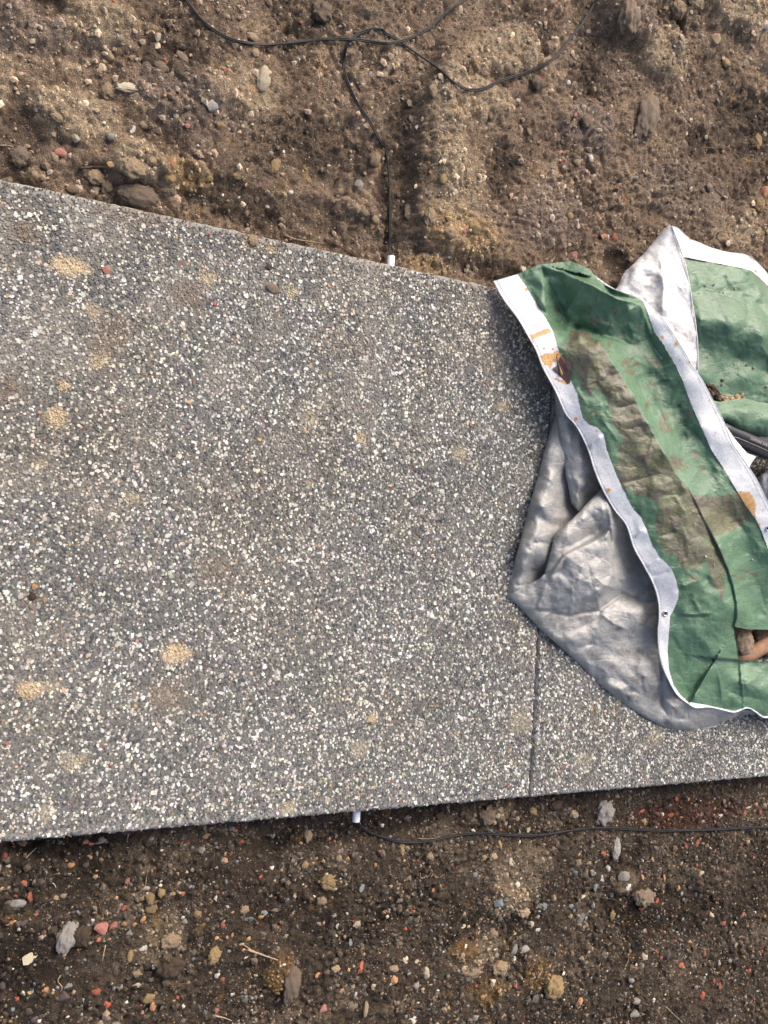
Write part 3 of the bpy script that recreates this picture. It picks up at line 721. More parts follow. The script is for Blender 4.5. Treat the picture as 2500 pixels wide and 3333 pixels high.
    ('c', 371, 318, 24, 20, 0, 'pink', 'left of two pink chips under the slab edge'),
    ('c', 396, 324, 30, 22, 0, 'pink', 'right of two pink chips touching the flat pale stone'),
    ('c', 20, 378, 26, 40, 20, 'red', 'ragged red chip in the left corner under the slab'),
    ('c', 57, 340, 24, 18, 0, 'red', 'red chip touching the slab edge at far left'),
    ('c', 106, 347, 30, 16, 20, 'red', 'second red chip from the left under the slab'),
    ('c', 536, 603, 38, 28, 0, 'red', 'bright orange red chip left of the yellow clay lumps'),
    ('c', 273, 550, 28, 26, 0, 'tan', 'tan crumb in the lower left, right one of two'),
    ('c', 240, 562, 26, 22, 0, 'tan', 'tan crumb in the lower left, left one of two'),
    ('c', 549, 490, 26, 32, 0, 'pink', 'dull red stone above the bright orange red chip'),
    ('c', 600, 555, 40, 46, 10, 'ochre', 'yellow clay lump, leftmost of the cluster'),
    ('c', 648, 560, 48, 60, 0, 'ochre', 'yellow clay lump, biggest of the cluster'),
    ('c', 697, 538, 44, 38, 40, 'ochre', 'yellow clay lump leaning right in the cluster'),
    ('c', 742, 540, 40, 26, 20, 'ochre', 'yellow clay lump, rightmost of the cluster'),
    ('c', 650, 606, 62, 50, 0, 'ochre', 'yellow clay lump, low one of the cluster'),
    ('c', 620, 655, 28, 34, 10, 'orange', 'orange yellow lump under the clay cluster'),
    ('c', 632, 518, 30, 22, 0, 'grey', 'small grey stone on top of the clay cluster'),
    ('c', 292, 722, 96, 150, 14, 'grey', 'large pale mortar lump in the lower left soil'),
    ('c', 350, 725, 84, 100, 0, 'mud', 'dark clod leaning on the pale mortar lump'),
    ('c', 438, 688, 58, 54, 35, 'pink', 'larger dusky red brick chip of a pair'),
    ('c', 489, 683, 42, 38, 0, 'pink', 'smaller dark red brick chip of a pair'),
    ('c', 536, 668, 26, 24, 0, 'orange', 'round orange pebble right of the dark red pair'),
    ('c', 425, 742, 26, 24, 0, 'red', 'red chip below the dusky red pair'),
    ('c', 400, 662, 24, 28, 0, 'white', 'white crumb left of the dusky red chip'),
    ('c', 125, 818, 66, 50, -20, 'cream', 'pale yellow crumbly lump at the lower left'),
    ('c', 735, 745, 90, 70, 0, 'tan', 'pale top of the big clod in the lower soil'),
    ('c', 730, 850, 150, 130, 0, 'mud', 'big earthy clod under the pale topped lump'),
    ('c', 564, 808, 30, 56, 10, 'ochre', 'upright tan yellow lump left of the big clod'),
    ('c', 620, 780, 38, 34, 0, 'white', 'pinkish white stone left of the big clod'),
    ('c', 926, 806, 56, 82, 20, 'ochre', 'smooth ochre clay lump standing alone'),
    ('c', 934, 736, 26, 16, 0, 'orange', None), ('c', 978, 734, 16, 22, 0, 'orange', None), ('c', 1006, 718, 14, 26, 0, 'orange', None),
    ('c', 962, 680, 24, 36, -20, 'red', 'bright red chip above the smooth ochre lump'),
    ('c', 932, 560, 30, 28, 0, 'white', 'white stone with a red chip above it'),
    ('c', 938, 535, 22, 14, 0, 'red', 'flat red chip above the white stone'),
    ('c', 788, 544, 24, 20, 0, 'pink', 'dull pink chip right of the clay cluster'),
    ('c', 852, 630, 36, 34, 0, 'ochre', 'yellow crumb right of the clay cluster'),
    ('c', 796, 662, 38, 24, 0, 'grey', 'ring shaped grey stone in the lower soil'),
    ('c', 1054, 612, 50, 50, 0, 'tan', 'crumbly cream lump in the lower centre'),
    ('c', 1192, 560, 14, 14, 0, 'red', None), ('c', 1446, 318, 16, 16, 0, 'red', None), ('c', 1125, 470, 20, 16, 0, 'red', None), ('c', 155, 632, 22, 18, 20, 'red', None),
    ('c', 296, 512, 30, 18, 0, 'pink', None), ('c', 288, 642, 18, 10, 0, 'red', None),
    ('c', 1142, 625, 30, 24, 20, 'slate', 'blue grey chip right of the cream lump'),
    ('c', 1082, 652, 30, 22, 0, 'slate', 'grey chip below the crumbly cream lump'),
    ('c', 1458, 683, 18, 26, -10, 'white', 'small white tooth shaped stone in the lower soil'),
    ('c', 1418, 492, 78, 76, 0, 'ochre', 'dark yellow clay lump with a hollow, below the cable'),
    ('c', 1316, 420, 32, 40, 20, 'ochre', 'yellow lump left of the dark yellow one'),
    ('c', 965, 404, 40, 32, 0, 'orange', 'rusty tan lump below the slab centre'),
    ('c', 890, 292, 50, 30, -20, 'ochre', 'yellow lump at the lower slab edge'),
    ('c', 870, 356, 34, 34, 0, 'grey', 'grey lump under the yellow one at the slab edge'),
    ('c', 812, 324, 28, 20, 0, 'red', 'dark red chip near the slab edge, centre left'),
    ('c', 1018, 264, 26, 24, 0, 'pink', 'dark pink chip touching the lower slab edge'),
    ('c', 1332, 286, 44, 72, 0, 'tan', 'tan brown lump left of the lower pipe end'),
    ('c', 1172, 430, 26, 20, 0, 'white', None), ('c', 1268, 395, 22, 28, 0, 'grey', None), ('c', 1462, 390, 32, 32, 0, 'tan', None),
    ('c', 1388, 575, 52, 48, 0, 'tan', 'pinkish tan crumb under the dark yellow lump'),
    ('c', 1272, 550, 26, 26, 0, 'cream', None), ('c', 1013, 553, 18, 18, 0, 'cream', None), ('c', 1258, 935, 84, 174, 4, 'clod', 'tall brown yellow clod with a red chip on it'),
    ('c', 1264, 892, 28, 30, 0, 'red', 'red chip stuck on the tall brown yellow clod'),
    ('c', 1372, 893, 26, 26, 0, 'orange', 'orange cream pebble right of the tall clod'),
    ('c', 1558, 860, 26, 58, 0, 'red', 'tall red brick chip at the bottom centre'),
    ('c', 1478, 962, 26, 28, 0, 'orange', 'round orange pebble at the bottom centre'),
    ('c', 1604, 938, 18, 30, 20, 'cream', 'narrow cream stone at the bottom centre'),
    ('c', 1536, 980, 18, 26, 0, 'white', 'small white pebble beside the narrow cream stone'),
    ('c', 1440, 940, 34, 46, 30, 'purple', 'dark bluish stone left of the round orange pebble'),
    ('c', 1450, 868, 44, 34, 0, 'tan', 'pale gritty lump left of the tall red chip'),
    ('c', 418, 964, 42, 34, 20, 'red', 'bright red angular chip near the bottom left'),
    ('c', 462, 1022, 32, 28, 0, 'red', 'red chip lower right of the angular one'),
    ('c', 200, 957, 36, 26, -20, 'orange', 'peach coloured pebble near the bottom left'),
    ('c', 270, 985, 66, 54, 0, 'purple', 'dark grey flat stone near the bottom left'),
    ('c', 14, 938, 34, 38, 0, 'purple', 'dark stone at the bottom left edge'),
    ('c', 125, 1052, 44, 36, 20, 'purple', 'dark shard at the bottom left, upper one'),
    ('c', 156, 1083, 44, 36, 30, 'purple', 'dark shard at the bottom left, lower one'),
    ('c', 640, 995, 60, 50, 10, 'ochre', 'yellow crumbly lump near the bottom'),
    ('c', 662, 1030, 32, 46, -15, 'orange', 'orange chip touching the yellow crumbly lump'),
    ('c', 618, 1056, 32, 22, 0, 'pink', 'dark red chip left of the orange one near the bottom'),
    ('c', 768, 989, 20, 22, 0, 'red', None), ('c', 934, 1046, 28, 34, 0, 'pink', 'dark red pebble near the bottom edge'),
    ('c', 958, 910, 24, 32, -10, 'red', 'red chip beside a white stone near the bottom'),
    ('c', 939, 902, 26, 34, 0, 'white', 'white stone beside the red chip near the bottom'),
    ('c', 590, 886, 40, 40, 0, 'tan', 'pinkish brown pebble below the upright yellow lump'),
    ('c', 594, 938, 32, 22, 0, 'cream', None), ('c', 810, 926, 26, 24, 0, 'ochre', None), ('c', 1068, 990, 44, 36, 0, 'slate', 'dark wet looking stone near the bottom centre'),
    ('c', 1004, 978, 24, 22, 30, 'white', None), ('c', 866, 735, 34, 52, -20, 'purple', 'slaty stone right of the big clod'),
    ('c', 295, 940, 36, 24, 0, 'grey', None), ('c', 1562, 515, 24, 40, 10, 'slate', 'thin grey chip right of the dark yellow lump'),
    ('c', 1518, 750, 24, 34, 30, 'slate', 'thin blue grey chip in the lower centre'),
    ('c', 1395, 1040, 36, 36, 0, 'pink', 'pinkish lump close to the bottom edge'), ('c', 1520, 1026, 60, 50, 0, 'clod', 'brown clod close to the bottom edge'),
    ('c', 1580, 1040, 24, 70, 5, 'tan', 'upright tan sliver close to the bottom edge'), ('c', 562, 712, 34, 28, 0, 'grey', None), ('c', 500, 690, 0, 0, 0, 'grey', None),
    # lower soil, right
    ('d', 948, 190, 108, 116, 0, 'grey', 'large round mortar lump between slab and cable'),
    ('d', 1001, 345, 48, 98, 8, 'grey', 'pointed greenish grey flint standing below the cable'),
    ('d', 500, 210, 28, 24, 30, 'cream', 'cream stone above the cable, upper of two'),
    ('d', 529, 234, 18, 28, 0, 'cream', 'cream stone above the cable, lower of two'),
    ('d', 445, 205, 96, 92, 0, 'clod', 'broad brown clod between slab and cable'),
    ('d', 575, 220, 24, 26, 0, 'tan', 'tan pebble right of the two cream stones'),
    ('d', 625, 264, 32, 24, -20, 'cream', 'cream stone touching the lower cable'),
    ('d', 820, 198, 48, 42, 20, 'tan', 'tan orange lump left of the large mortar lump'),
    ('d', 642, 185, 40, 34, 0, 'ochre', 'orange spotted lump under the slab edge'),
    ('d', 740, 160, 70, 44, 0, 'mud', 'dark clod tucked under the slab edge'),
    ('d', 240, 205, 60, 40, 0, 'mud', 'dark clod right of the lower pipe end'),
    ('d', 1203, 200, 20, 28, 0, 'white', 'white upright stone between slab and cable at right'),
    ('d', 1112, 187, 36, 18, -10, 'red', 'flat orange red chip left of the white upright stone'),
    ('d', 1240, 206, 34, 24, 0, 'red', 'dull red chip right of the white upright stone'),
    ('d', 1262, 132, 24, 26, 0, 'red', 'red chip close under the slab at right'),
    ('d', 1312, 134, 18, 18, 0, 'orange', 'orange crumb close under the slab at right'),
    ('d', 1122, 228, 40, 36, 0, 'ochre', 'olive yellow lump under the flat orange red chip'),
    ('d', 1605, 154, 28, 24, 0, 'orange', 'light orange chip at the right edge near the slab'),
    ('d', 1575, 172, 34, 18, 0, 'cream', 'cream sliver left of the light orange chip'),
    ('d', 1556, 194, 22, 38, 20, 'red', 'ragged red chip at the right edge above the cable'),
    ('d', 1452, 207, 26, 20, 0, 'white', 'white pebble above the cable at right'),
    ('d', 1518, 298, 16, 50, 0, 'orange', 'upright orange sliver just below the cable at right'),
    ('d', 1568, 310, 18, 22, 0, 'cream', None), ('d', 1625, 186, 20, 26, 0, 'red', None), ('d', 1305, 338, 26, 28, 0, 'red', None), ('d', 1350, 325, 24, 36, 0, 'red', None),
    ('d', 1350, 418, 16, 22, 0, 'red', None), ('d', 1470, 440, 14, 16, 0, 'red', None), ('d', 1430, 355, 20, 26, 0, 'red', None), ('d', 1596, 384, 18, 18, 0, 'pink', None),
    ('d', 549, 404, 26, 44, -20, 'white', 'bone white bent stone below the cable'),
    ('d', 391, 459, 34, 28, -10, 'slate', 'blue grey chip in the lower middle'),
    ('d', 576, 503, 26, 32, 0, 'white', 'pinkish white pebble in the lower middle'),
    ('d', 500, 572, 58, 54, 10, 'slate', 'larger blue slate chip in the lower middle'),
    ('d', 685, 600, 48, 30, 0, 'slate', 'dark blue slate flake beside a tan patch'),
    ('d', 634, 670, 34, 38, 20, 'cream', 'round cream stone under the tan patch'),
    ('d', 665, 696, 38, 26, 0, 'white', 'white and grey crumb beside the round cream stone'),
    ('d', 600, 620, 70, 50, 10, 'tan', 'sandy clay patch lump in the lower middle'),
    ('d', 470, 716, 50, 46, 30, 'tan', 'pinkish tan clod in the lower middle'),
    ('d', 404, 706, 28, 44, 0, 'tan', 'narrow tan stone left of the pinkish clod'),
    ('d', 342, 682, 22, 20, 0, 'cream', None), ('d', 350, 768, 18, 28, 10, 'cream', 'small cream stone above a peach one'),
    ('d', 338, 812, 24, 34, 0, 'tan', 'peach stone below the small cream one'),
    ('d', 212, 528, 20, 28, 0, 'orange', 'orange stone in the lower middle, left'),
    ('d', 970, 432, 30, 32, 0, 'white', 'square white stone in the cluster of grey stones'),
    ('d', 940, 480, 28, 42, -20, 'white', 'pinkish white stone in the cluster of grey stones'),
    ('d', 1056, 516, 34, 30, 0, 'white', 'round pinkish white stone at the cluster right'),
    ('d', 985, 541, 42, 38, 0, 'slate', 'round blue grey stone in the cluster'),
    ('d', 914, 518, 28, 38, 10, 'slate', 'upright blue stone in the cluster'),
    ('d', 935, 548, 26, 26, 0, 'slate', 'small blue stone under the upright one'),
    ('d', 1014, 456, 60, 46, -10, 'grey', 'wide grey stone at the top of the cluster'),
    ('d', 900, 453, 20, 40, -35, 'grey', 'leaning grey sliver at the left of the cluster'),
    ('d', 874, 446, 20, 34, 0, 'ochre', 'ochre stone left of the leaning sliver'),
    ('d', 818, 452, 24, 30, 0, 'slate', None), ('d', 852, 644, 36, 46, 0, 'slate', 'dark bluish green stone with a notch'),
    ('d', 804, 638, 28, 20, 10, 'ochre', 'orange yellow chip beside the notched stone'),
    ('d', 810, 600, 28, 22, 0, 'slate', None), ('d', 904, 590, 24, 28, 0, 'slate', None), ('d', 858, 558, 28, 28, 0, 'cream', None), ('d', 732, 560, 30, 34, 0, 'tan', None),
    ('d', 952, 372, 20, 26, 0, 'red', 'red chip left of the pointed flint, upper'), ('d', 958, 402, 18, 22, 0, 'red', 'red chip left of the pointed flint, lower'),
    ('d', 842, 372, 18, 18, 0, 'orange', None), ('d', 836, 410, 36, 46, 0, 'tan', 'pinkish crumbly lump left of the red chips'),
    ('d', 1122, 555, 118, 90, 0, 'clod', 'round crumbly clod with a yellow speck'),
    ('d', 1181, 578, 28, 30, 0, 'red', 'bright red chip at the right flank of the crumbly clod'),
    ('d', 1112, 606, 36, 18, -10, 'red', 'dark red chip below the crumbly clod'),
    ('d', 1125, 562, 16, 18, 0, 'orange', 'yellow orange speck on the crumbly clod'),
    ('d', 1200, 474, 22, 38, -15, 'orange', 'upright pink orange chip above the crumbly clod'),
    ('d', 1116, 472, 20, 28, 0, 'orange', 'small orange stone left of the upright chip'), ('d', 1112, 447, 20, 22, 0, 'pink', 'pink pebble above the small orange stone'),
    ('d', 1268, 520, 22, 28, 0, 'orange', 'orange triangular chip right of the crumbly clod'),
    ('d', 1365, 460, 32, 42, 20, 'cream', 'yellow cream stone at the lower right'),
    ('d', 1434, 400, 22, 36, -25, 'tan', 'pale pointed chip at the lower right'),
    ('d', 1418, 633, 36, 24, 10, 'cream', 'yellow cream flat stone at the lower right'),
    ('d', 1460, 665, 34, 26, 0, 'red', 'flat red chip under the yellow flat stone'),
    ('d', 1282, 848, 32, 28, 0, 'red', 'square red brick chip at the lower right'),
    ('d', 1385, 800, 18, 32, 0, 'red', 'upright orange red chip at the lower right'),
    ('d', 1084, 861, 36, 24, 0, 'red', 'dull orange red chip near the bottom, left of the square one'),
    ('d', 1226, 808, 32, 50, 20, 'purple', 'brown purple shard beside the square red chip'),
    ('d', 1198, 818, 16, 22, 0, 'red', None), ('d', 1388, 718, 12, 14, 0, 'red', None), ('d', 1145, 742, 12, 18, 0, 'red', None), ('d', 1578, 874, 22, 22, 0, 'red', None),
    ('d', 1550, 640, 22, 38, 0, 'pink', None), ('d', 1655, 592, 14, 20, 0, 'red', None), ('d', 1632, 792, 14, 14, 0, 'red', None), ('d', 1592, 735, 14, 14, 0, 'red', None),
    ('d', 1570, 932, 12, 22, 0, 'red', None), ('d', 1425, 920, 16, 26, 0, 'red', None), ('d', 1588, 1008, 14, 18, 0, 'red', None),
    ('d', 1450, 942, 24, 42, -15, 'red', 'ragged orange red chip near the bottom right'),
    ('d', 1376, 980, 24, 42, 0, 'red', 'tall orange red chip near the bottom right'),
    ('d', 1384, 906, 16, 22, 0, 'white', 'white pebble above the tall orange red chip'),
    ('d', 1165, 1002, 20, 24, 0, 'white', 'white pebble near the bottom right'),
    ('d', 1068, 912, 32, 30, 0, 'grey', 'translucent grey pebble near the bottom right'),
    ('d', 908, 910, 24, 32, 20, 'white', 'white triangular stone near the bottom'),
    ('d', 1090, 1010, 40, 34, 30, 'grey', 'bent grey stone near the bottom right'),
    ('d', 1080, 1062, 46, 30, 0, 'grey', 'flat grey stone at the bottom right edge'),
    ('d', 1012, 934, 14, 14, 0, 'white', None), ('d', 1070, 942, 48, 14, 15, 'grey', 'grey splinter under the translucent pebble'),
    ('d', 184, 884, 36, 62, -18, 'cream', 'long cream yellow stone near the bottom centre'),
    ('d', 92, 830, 28, 30, 0, 'cream', 'cream stone near the bottom centre, left'), ('d', 140, 830, 22, 24, 0, 'cream', 'cream stone near the bottom centre, right'),
    ('d', 40, 868, 48, 34, 0, 'tan', 'brown tan stone resting on an orange one'), ('d', 46, 911, 38, 36, -12, 'orange', 'orange square brick piece near the bottom centre'),
    ('d', 26, 936, 24, 40, 30, 'cream', 'pale sliver left of the orange square piece'),
    ('d', 140, 934, 36, 42, 0, 'grey', 'olive grey pebble near the bottom centre'), ('d', 97, 947, 14, 18, 0, 'orange', None),
    ('d', 468, 935, 34, 54, 0, 'cream', 'cream stone with a narrow foot near the bottom'),
    ('d', 565, 832, 24, 26, 0, 'cream', 'small cream stone above a tan clod'),
    ('d', 500, 860, 90, 66, 0, 'tan', 'pale gritty clod near the bottom'), ('d', 370, 880, 110, 80, 0, 'tan', 'ochre gritty clod near the bottom'),
    ('d', 560, 778, 40, 60, 20, 'grey', 'grey flake standing near the bottom'), ('d', 608, 786, 50, 40, 0, 'grey', 'grey round stone right of the standing flake'),
    ('d', 730, 945, 110, 108, 0, 'ochre', 'square ochre clay block near the bottom'),
    ('d', 848, 1008, 34, 36, 0, 'orange', 'peach stone right of the ochre block'), ('d', 403, 944, 24, 22, 0, 'red', 'dark red square chip near the bottom'),
    ('d', 124, 1090, 42, 34, 0, 'white', 'white stone cut by the bottom edge'), ('d', 396, 1080, 40, 36, 0, 'grey', 'grey stone at the bottom edge'),
    ('d', 518, 1068, 22, 20, 0, 'orange', 'orange pebble at the bottom edge'), ('d', 640, 968, 18, 22, 0, 'white', None), ('d', 850, 920, 14, 22, 0, 'white', None),
    ('d', 1130, 810, 36, 36, 20, 'cream', 'pale yellow clod at the lower right'), ('d', 710, 778, 26, 24, 0, 'slate', None), ('d', 270, 790, 12, 20, 0, 'slate', None),
    ('d', 500, 180, 40, 34, 0, 'tan', None), ('d', 78, 345, 28, 70, 0, 'ochre', 'tall yellow lump under the first bend of the lower cable'),
    ('d', 195, 382, 40, 36, 0, 'tan', 'tan crumb right of the tall yellow lump'), ('d', 500, 325, 16, 60, 0, 'ochre', None), ('d', 470, 380, 40, 40, 0, 'tan', None),
    ('d', 432, 385, 28, 26, 0, 'ochre', None), ('d', 990, 640, 30, 50, 10, 'ochre', 'yellow streaked lump left of the crumbly clod'), ('d', 945, 630, 26, 34, 0, 'mud', None),
    ('d', 1240, 900, 16, 16, 0, 'cream', None), ('d', 1440, 838, 18, 22, 0, 'grey', None), ('d', 1222, 650, 12, 14, 0, 'white', None), ('d', 1346, 548, 16, 22, 0, 'slate', None),
]
REFS = [(cr, x, y, lb) for cr, x, y, w_, h_, a_, k_, lb in STONES if lb and len(lb.split()) <= 9]
USED = set()
GREY_SUB = {'grey', 'clod', 'mud', 'tan', 'ochre'}
COLW = {'red': 'red', 'orange': 'orange', 'pink': 'pinkish', 'ochre': 'yellow', 'tan': 'tan', 'cream': 'cream', 'white': 'white', 'grey': 'grey', 'slate': 'blue grey', 'purple': 'dark', 'clod': 'brown', 'mud': 'dark'}
for (cr, x, y, w_, h_, ang, kind, label) in STONES:
    if w_ == 0: continue
    bx, by = CROP[cr]; u, v = bx + x * K, by + y * K
    p = on_soil(u, v)[0]; s = mpp(u, v)
    a, c_ = w_ * K * s * .5, h_ * K * s * .5
    px = max(w_, h_) * K
    asp = max(w_, h_) / min(w_, h_)
    hz = min(a, c_) * (.75 if kind in GREY_SUB else .6)
    soft = kind in ('ochre', 'tan', 'clod', 'mud') or px > 70
    sm_ = bool(label) and any(t_ in label for t_ in ('smooth', 'round', 'pebble')) and 'lump' not in label and 'clod' not in label
    nm, word = NAMES[kind]
    sub = 4 if px > 50 else 3 if px > 26 else 2 if px > 15 else 1
    if not soft: sub = min(sub, 3 if px > 60 else 2)
    loc = (p[0], p[1], p[2] - hz * (.05 if v > 1600 else 0) + (.1 * hz if px > 40 else 0))
    o = rock(nm, kind, loc, a * 1.08, c_ * 1.08, hz, math.radians(-ang), sub, 0 if soft else .5 if sm_ else 1.0, .32 if sm_ else (.42 if asp > 1.5 else .55) if soft else .16, .12 if px > 50 else .2)
    up = v < 1600
    if label: tag(o, label, word.split()[-1] if nm != 'stone' else 'stone', 'stones and lumps in the %s soil' % ('upper' if up else 'lower'))
    else:
        for _, q_, lb in sorted(((abs(X_ - u) + abs(Y_ - v), (X_ - u, Y_ - v), lb) for X_, Y_, lb in [(CROP[a_][0] + b_ * K, CROP[a_][1] + c__ * K, l_) for a_, b_, c__, l_ in REFS]), key=lambda e: e[0]):
            d_ = ('left of' if q_[0] > 0 else 'right of') if abs(q_[0]) > abs(q_[1]) else ('above' if q_[1] > 0 else 'below')
            full = 'small %s %s %s the %s' % (COLW[kind], word, d_, lb)
            if full not in USED and len(full.split()) <= 16: break
        USED.add(full)
        tag(o, full, word.split()[-1], 'small %s pieces on the %s soil' % (COLW[kind], 'upper' if up else 'lower'))

# crumbs nobody could count
def crumbs(name, n, x0, x1, y0, y1, upper, pal, pw, seed, smin, smax):
    r_ = np.random.default_rng(seed)
    x = r_.uniform(x0, x1, n); y = r_.uniform(y0, y1, n)
    dens = fbm(x, y, 7, 3, seed) + .35 * fbm(x, y, 30, 2, seed + 2)
    k = dens > r_.uniform(-.5, .45, n); x, y = x[k], y[k]; n = len(x)
    z, C0 = look(x, y, upper, True)
    r = smin + (smax - smin) * r_.random(n) ** 3.2
    ci = r_.choice(len(pal), n, p=np.array(pw) / sum(pw))
    C = np.array([(0, 0, 0) if q is None else q for q in pal])[ci]
    own = np.array([q is None for q in pal])[ci]
    C = np.where(own[:, None], C0 * r_.uniform(.7, 1.7, (n, 1)), C * r_.uniform(.7, 1.2, (n, 1)))
    base, f = ICO[1]
    if True:
        base = np.array([(0, 0, 1), (1, 0, .1), (.3, .95, 0), (-.8, .6, .15), (-.8, -.6, -.1), (.3, -.95, .1), (0.1, 0, -1)])
        f = [(0, 1, 2), (0, 2, 3), (0, 3, 4), (0, 4, 5), (0, 5, 1), (6, 2, 1), (6, 3, 2), (6, 4, 3), (6, 5, 4), (6, 1, 5)]
    m = len(base)
    v = base[None] * r_.uniform(.6, 1.25, (n, m, 1)) * np.stack([r, r * r_.uniform(.5, 1, n), r * r_.uniform(.4, .8, n)], -1)[:, None]
    a = r_.uniform(0, 6.28, n)[:, None]; X = v[..., 0] * np.cos(a) - v[..., 1] * np.sin(a); Y = v[..., 0] * np.sin(a) + v[..., 1] * np.cos(a)
    co = np.stack([X + x[:, None], Y + y[:, None], v[..., 2] + (z + r * .15)[:, None]], -1).reshape(-1, 3)
    q = (np.array(f)[None] + (np.arange(n) * m)[:, None, None]).reshape(-1, 3)
    o = link(name, quads_mesh(name, co, q, colors=np.repeat(C, m, 0), smooth=False, mat=m_agg)); tag(o, kind='stuff'); return o
PAL_L = [None, (.40, .09, .045), (.42, .24, .10), (.55, .50, .40), (.22, .22, .21), (.14, .16, .17), (.32, .22, .12), (.25, .17, .12)]
crumbs('gravel', 44000, -.18, 1.92, -1.18, -.525, False, PAL_L, [75, 1.3, 1.8, 2.4, 5, 3.5, 9, 13], 5, .0012, .0056)
crumbs('gravel', 5200, -.18, 1.92, -1.18, -.525, False, [None, (.26, .20, .14), (.10, .09, .08)], [80, 12, 6], 15, .0035, .0095)
PAL_U = [None, (.38, .10, .05), (.42, .25, .11), (.58, .52, .42), (.24, .22, .2), (.34, .25, .16)]
crumbs('gravel', 44000, -.16, 1.84, .555, 1.42, True, PAL_U, [70, .7, 3, 4, 3, 12], 9, .0010, .0042)

crumbs('gravel', 5200, -.16, 1.84, .555, 1.42, True, [None, (.50, .40, .28)], [85, 15], 19, .0032, .0095)
# loose grains where clay was dropped on the slab, and earth kicked on to its edges
gx, gy, gr, gc = [], [], [], []
for (u, v, ru, rv, st_, ci) in STAINS:
    if st_ < .45: continue
    p = at(u, v, 0.0); s_ = mpp(u, v); n_ = int(160 * st_)
    gx += list(p[0] + rng.normal(0, ru * s_ * .62, n_)); gy += list(p[1] + rng.normal(0, rv * s_ * .62, n_)); gc += [ST_C[ci]] * n_; gr += list(rng.uniform(.0005, .0013, n_) * rng.choice([1, 1, 1, 1.8], n_))
n_ = 1500; gx += list(rng.uniform(-.1, 1.7, n_)); gr += list(rng.uniform(.0006, .0020, n_))
gy += list(np.where(rng.random(n_) < .75, SY1 - rng.exponential(.014, n_) - .002, SY0 + rng.exponential(.008, n_) + .002)); gc += [(.20, .15, .11)] * n_
gx, gy, gr, gc = map(np.array, (gx, gy, gr, gc)); n_ = len(gx)
bs_ = np.array([(0, 0, 1), (1, 0, .1), (.3, .95, 0), (-.8, .6, .15), (-.8, -.6, -.1), (.3, -.95, .1)]); fs_ = np.array([(0, 1, 2), (0, 2, 3), (0, 3, 4), (0, 4, 5), (0, 5, 1)])
v_ = bs_[None] * gr[:, None, None] * rng.uniform(.6, 1.3, (n_, 6, 1)); v_[..., 0] += gx[:, None]; v_[..., 1] += gy[:, None]; v_[..., 2] += .0014
o = link('spilled_soil', quads_mesh('spilled_soil', v_.reshape(-1, 3), (fs_[None] + (np.arange(n_) * 6)[:, None, None]).reshape(-1, 3), colors=np.repeat(gc * rng.uniform(.7, 1.25, (n_, 1)), 6, 0), smooth=False, mat=m_agg)); tag(o, kind='stuff')

# bits lying on the slab
def on_slab(u, v, z=.001): return at(u, v, z)
for (cr, x, y, w_, h_, ang, kind, label) in [
    ('e', 455, 436, 46, 36, 10, 'pink', 'reddish brown crumb of earth on the upper left of the slab'),
    ('e', 905, 288, 14, 18, 0, 'red', 'tiny red chip near the upper slab edge'),
    ('e', 927, 584, 20, 20, 0, 'red', 'small red chip in the middle upper part of the slab'),
    ('e', 1176, 516, 62, 44, 10, 'clod', 'dark crumbled clod on the slab'),
    ('e', 1090, 310, 50, 52, 0, 'tan', 'crumbly tan lump on the upper slab edge'),
    ('e', 1162, 425, 34, 30, 0, 'mud', 'small dark crumb above the dark crumbled clod'),
    ('e', 1424, 508, 16, 14, 0, 'orange', 'tiny orange crumb on the slab right of a clay spot'),
    ('g', 150, 148, 26, 30, 0, 'orange', 'smooth orange pebble on the left of the slab'),
    ('g', 28, 826, 20, 16, 0, 'red', 'pink red chip at the far left of the slab'),
    ('g', 477, 920, 16, 16, 0, 'red', 'tiny red chip low on the slab'),
    ('g', 140, 186, 34, 40, 0, 'mud', 'brown smear of earth under the orange pebble')]:
    bx, by = CROP[cr]; u, v = bx + x * K, by + y * K; s = mpp(u, v); p = on_slab(u, v)
    a, c_ = w_ * K * s * .5, h_ * K * s * .5; hz = min(a, c_) * .45
    nm, word = NAMES[kind]
    o = rock(nm, kind, (p[0], p[1], .001 + hz * .5), a, c_, hz, math.radians(-ang), 2 if w_ < 30 else 3, 0 if kind in GREY_SUB else 1, .55 if kind in GREY_SUB else .2, .1)
    tag(o, label, word.split()[-1], 'crumbs and chips lying on the slab')

# ------------------------------------------------------------------ conduit and cables
PZT, PZB = -.012, -.030
XT, XB = float(at(1272, 856, PZT)[0]), float(at(1160, 2662, PZB)[0])
PX = .652
def pipe_mesh():
    R, r = .0074, .0061; seg = 24; ys = [-.5395, -.5385, -.3, .2, .5615, .5625]
    co, f = [], []
    for rad in (R, r):
        for yv in ys:
            rr = rad - (.0004 if (yv in (ys[0], ys[-1]) and rad == R) else 0)
            co += [(rr * math.cos(k / seg * 2 * math.pi), yv, rr * math.sin(k / seg * 2 * math.pi)) for k in range(seg)]
    N = len(ys)
    for q in range(2):
        for j in range(N - 1):
            for k in range(seg):
                a = (q * N + j) * seg; b_ = a + seg; F_ = (a + k, a + (k + 1) % seg, b_ + (k + 1) % seg, b_ + k)
                f.append(F_ if q else F_[::-1])
    for j in (0, N - 1):
        for k in range(seg):
            a = j * seg; b_ = (N + j) * seg; f.append((a + k, a + (k + 1) % seg, b_ + (k + 1) % seg, b_ + k))
    return co, f
co, f = pipe_mesh()
co = [(x + (XT * (y + .54) + XB * (.565 - y)) / 1.105 - PX, y, z + (PZT * (y + .54) + PZB * (.565 - y)) / 1.105) for x, y, z in co]
o = link('conduit_pipe', poly_mesh('conduit_pipe', co, f, M_PIPE), None, (PX, 0, 0))
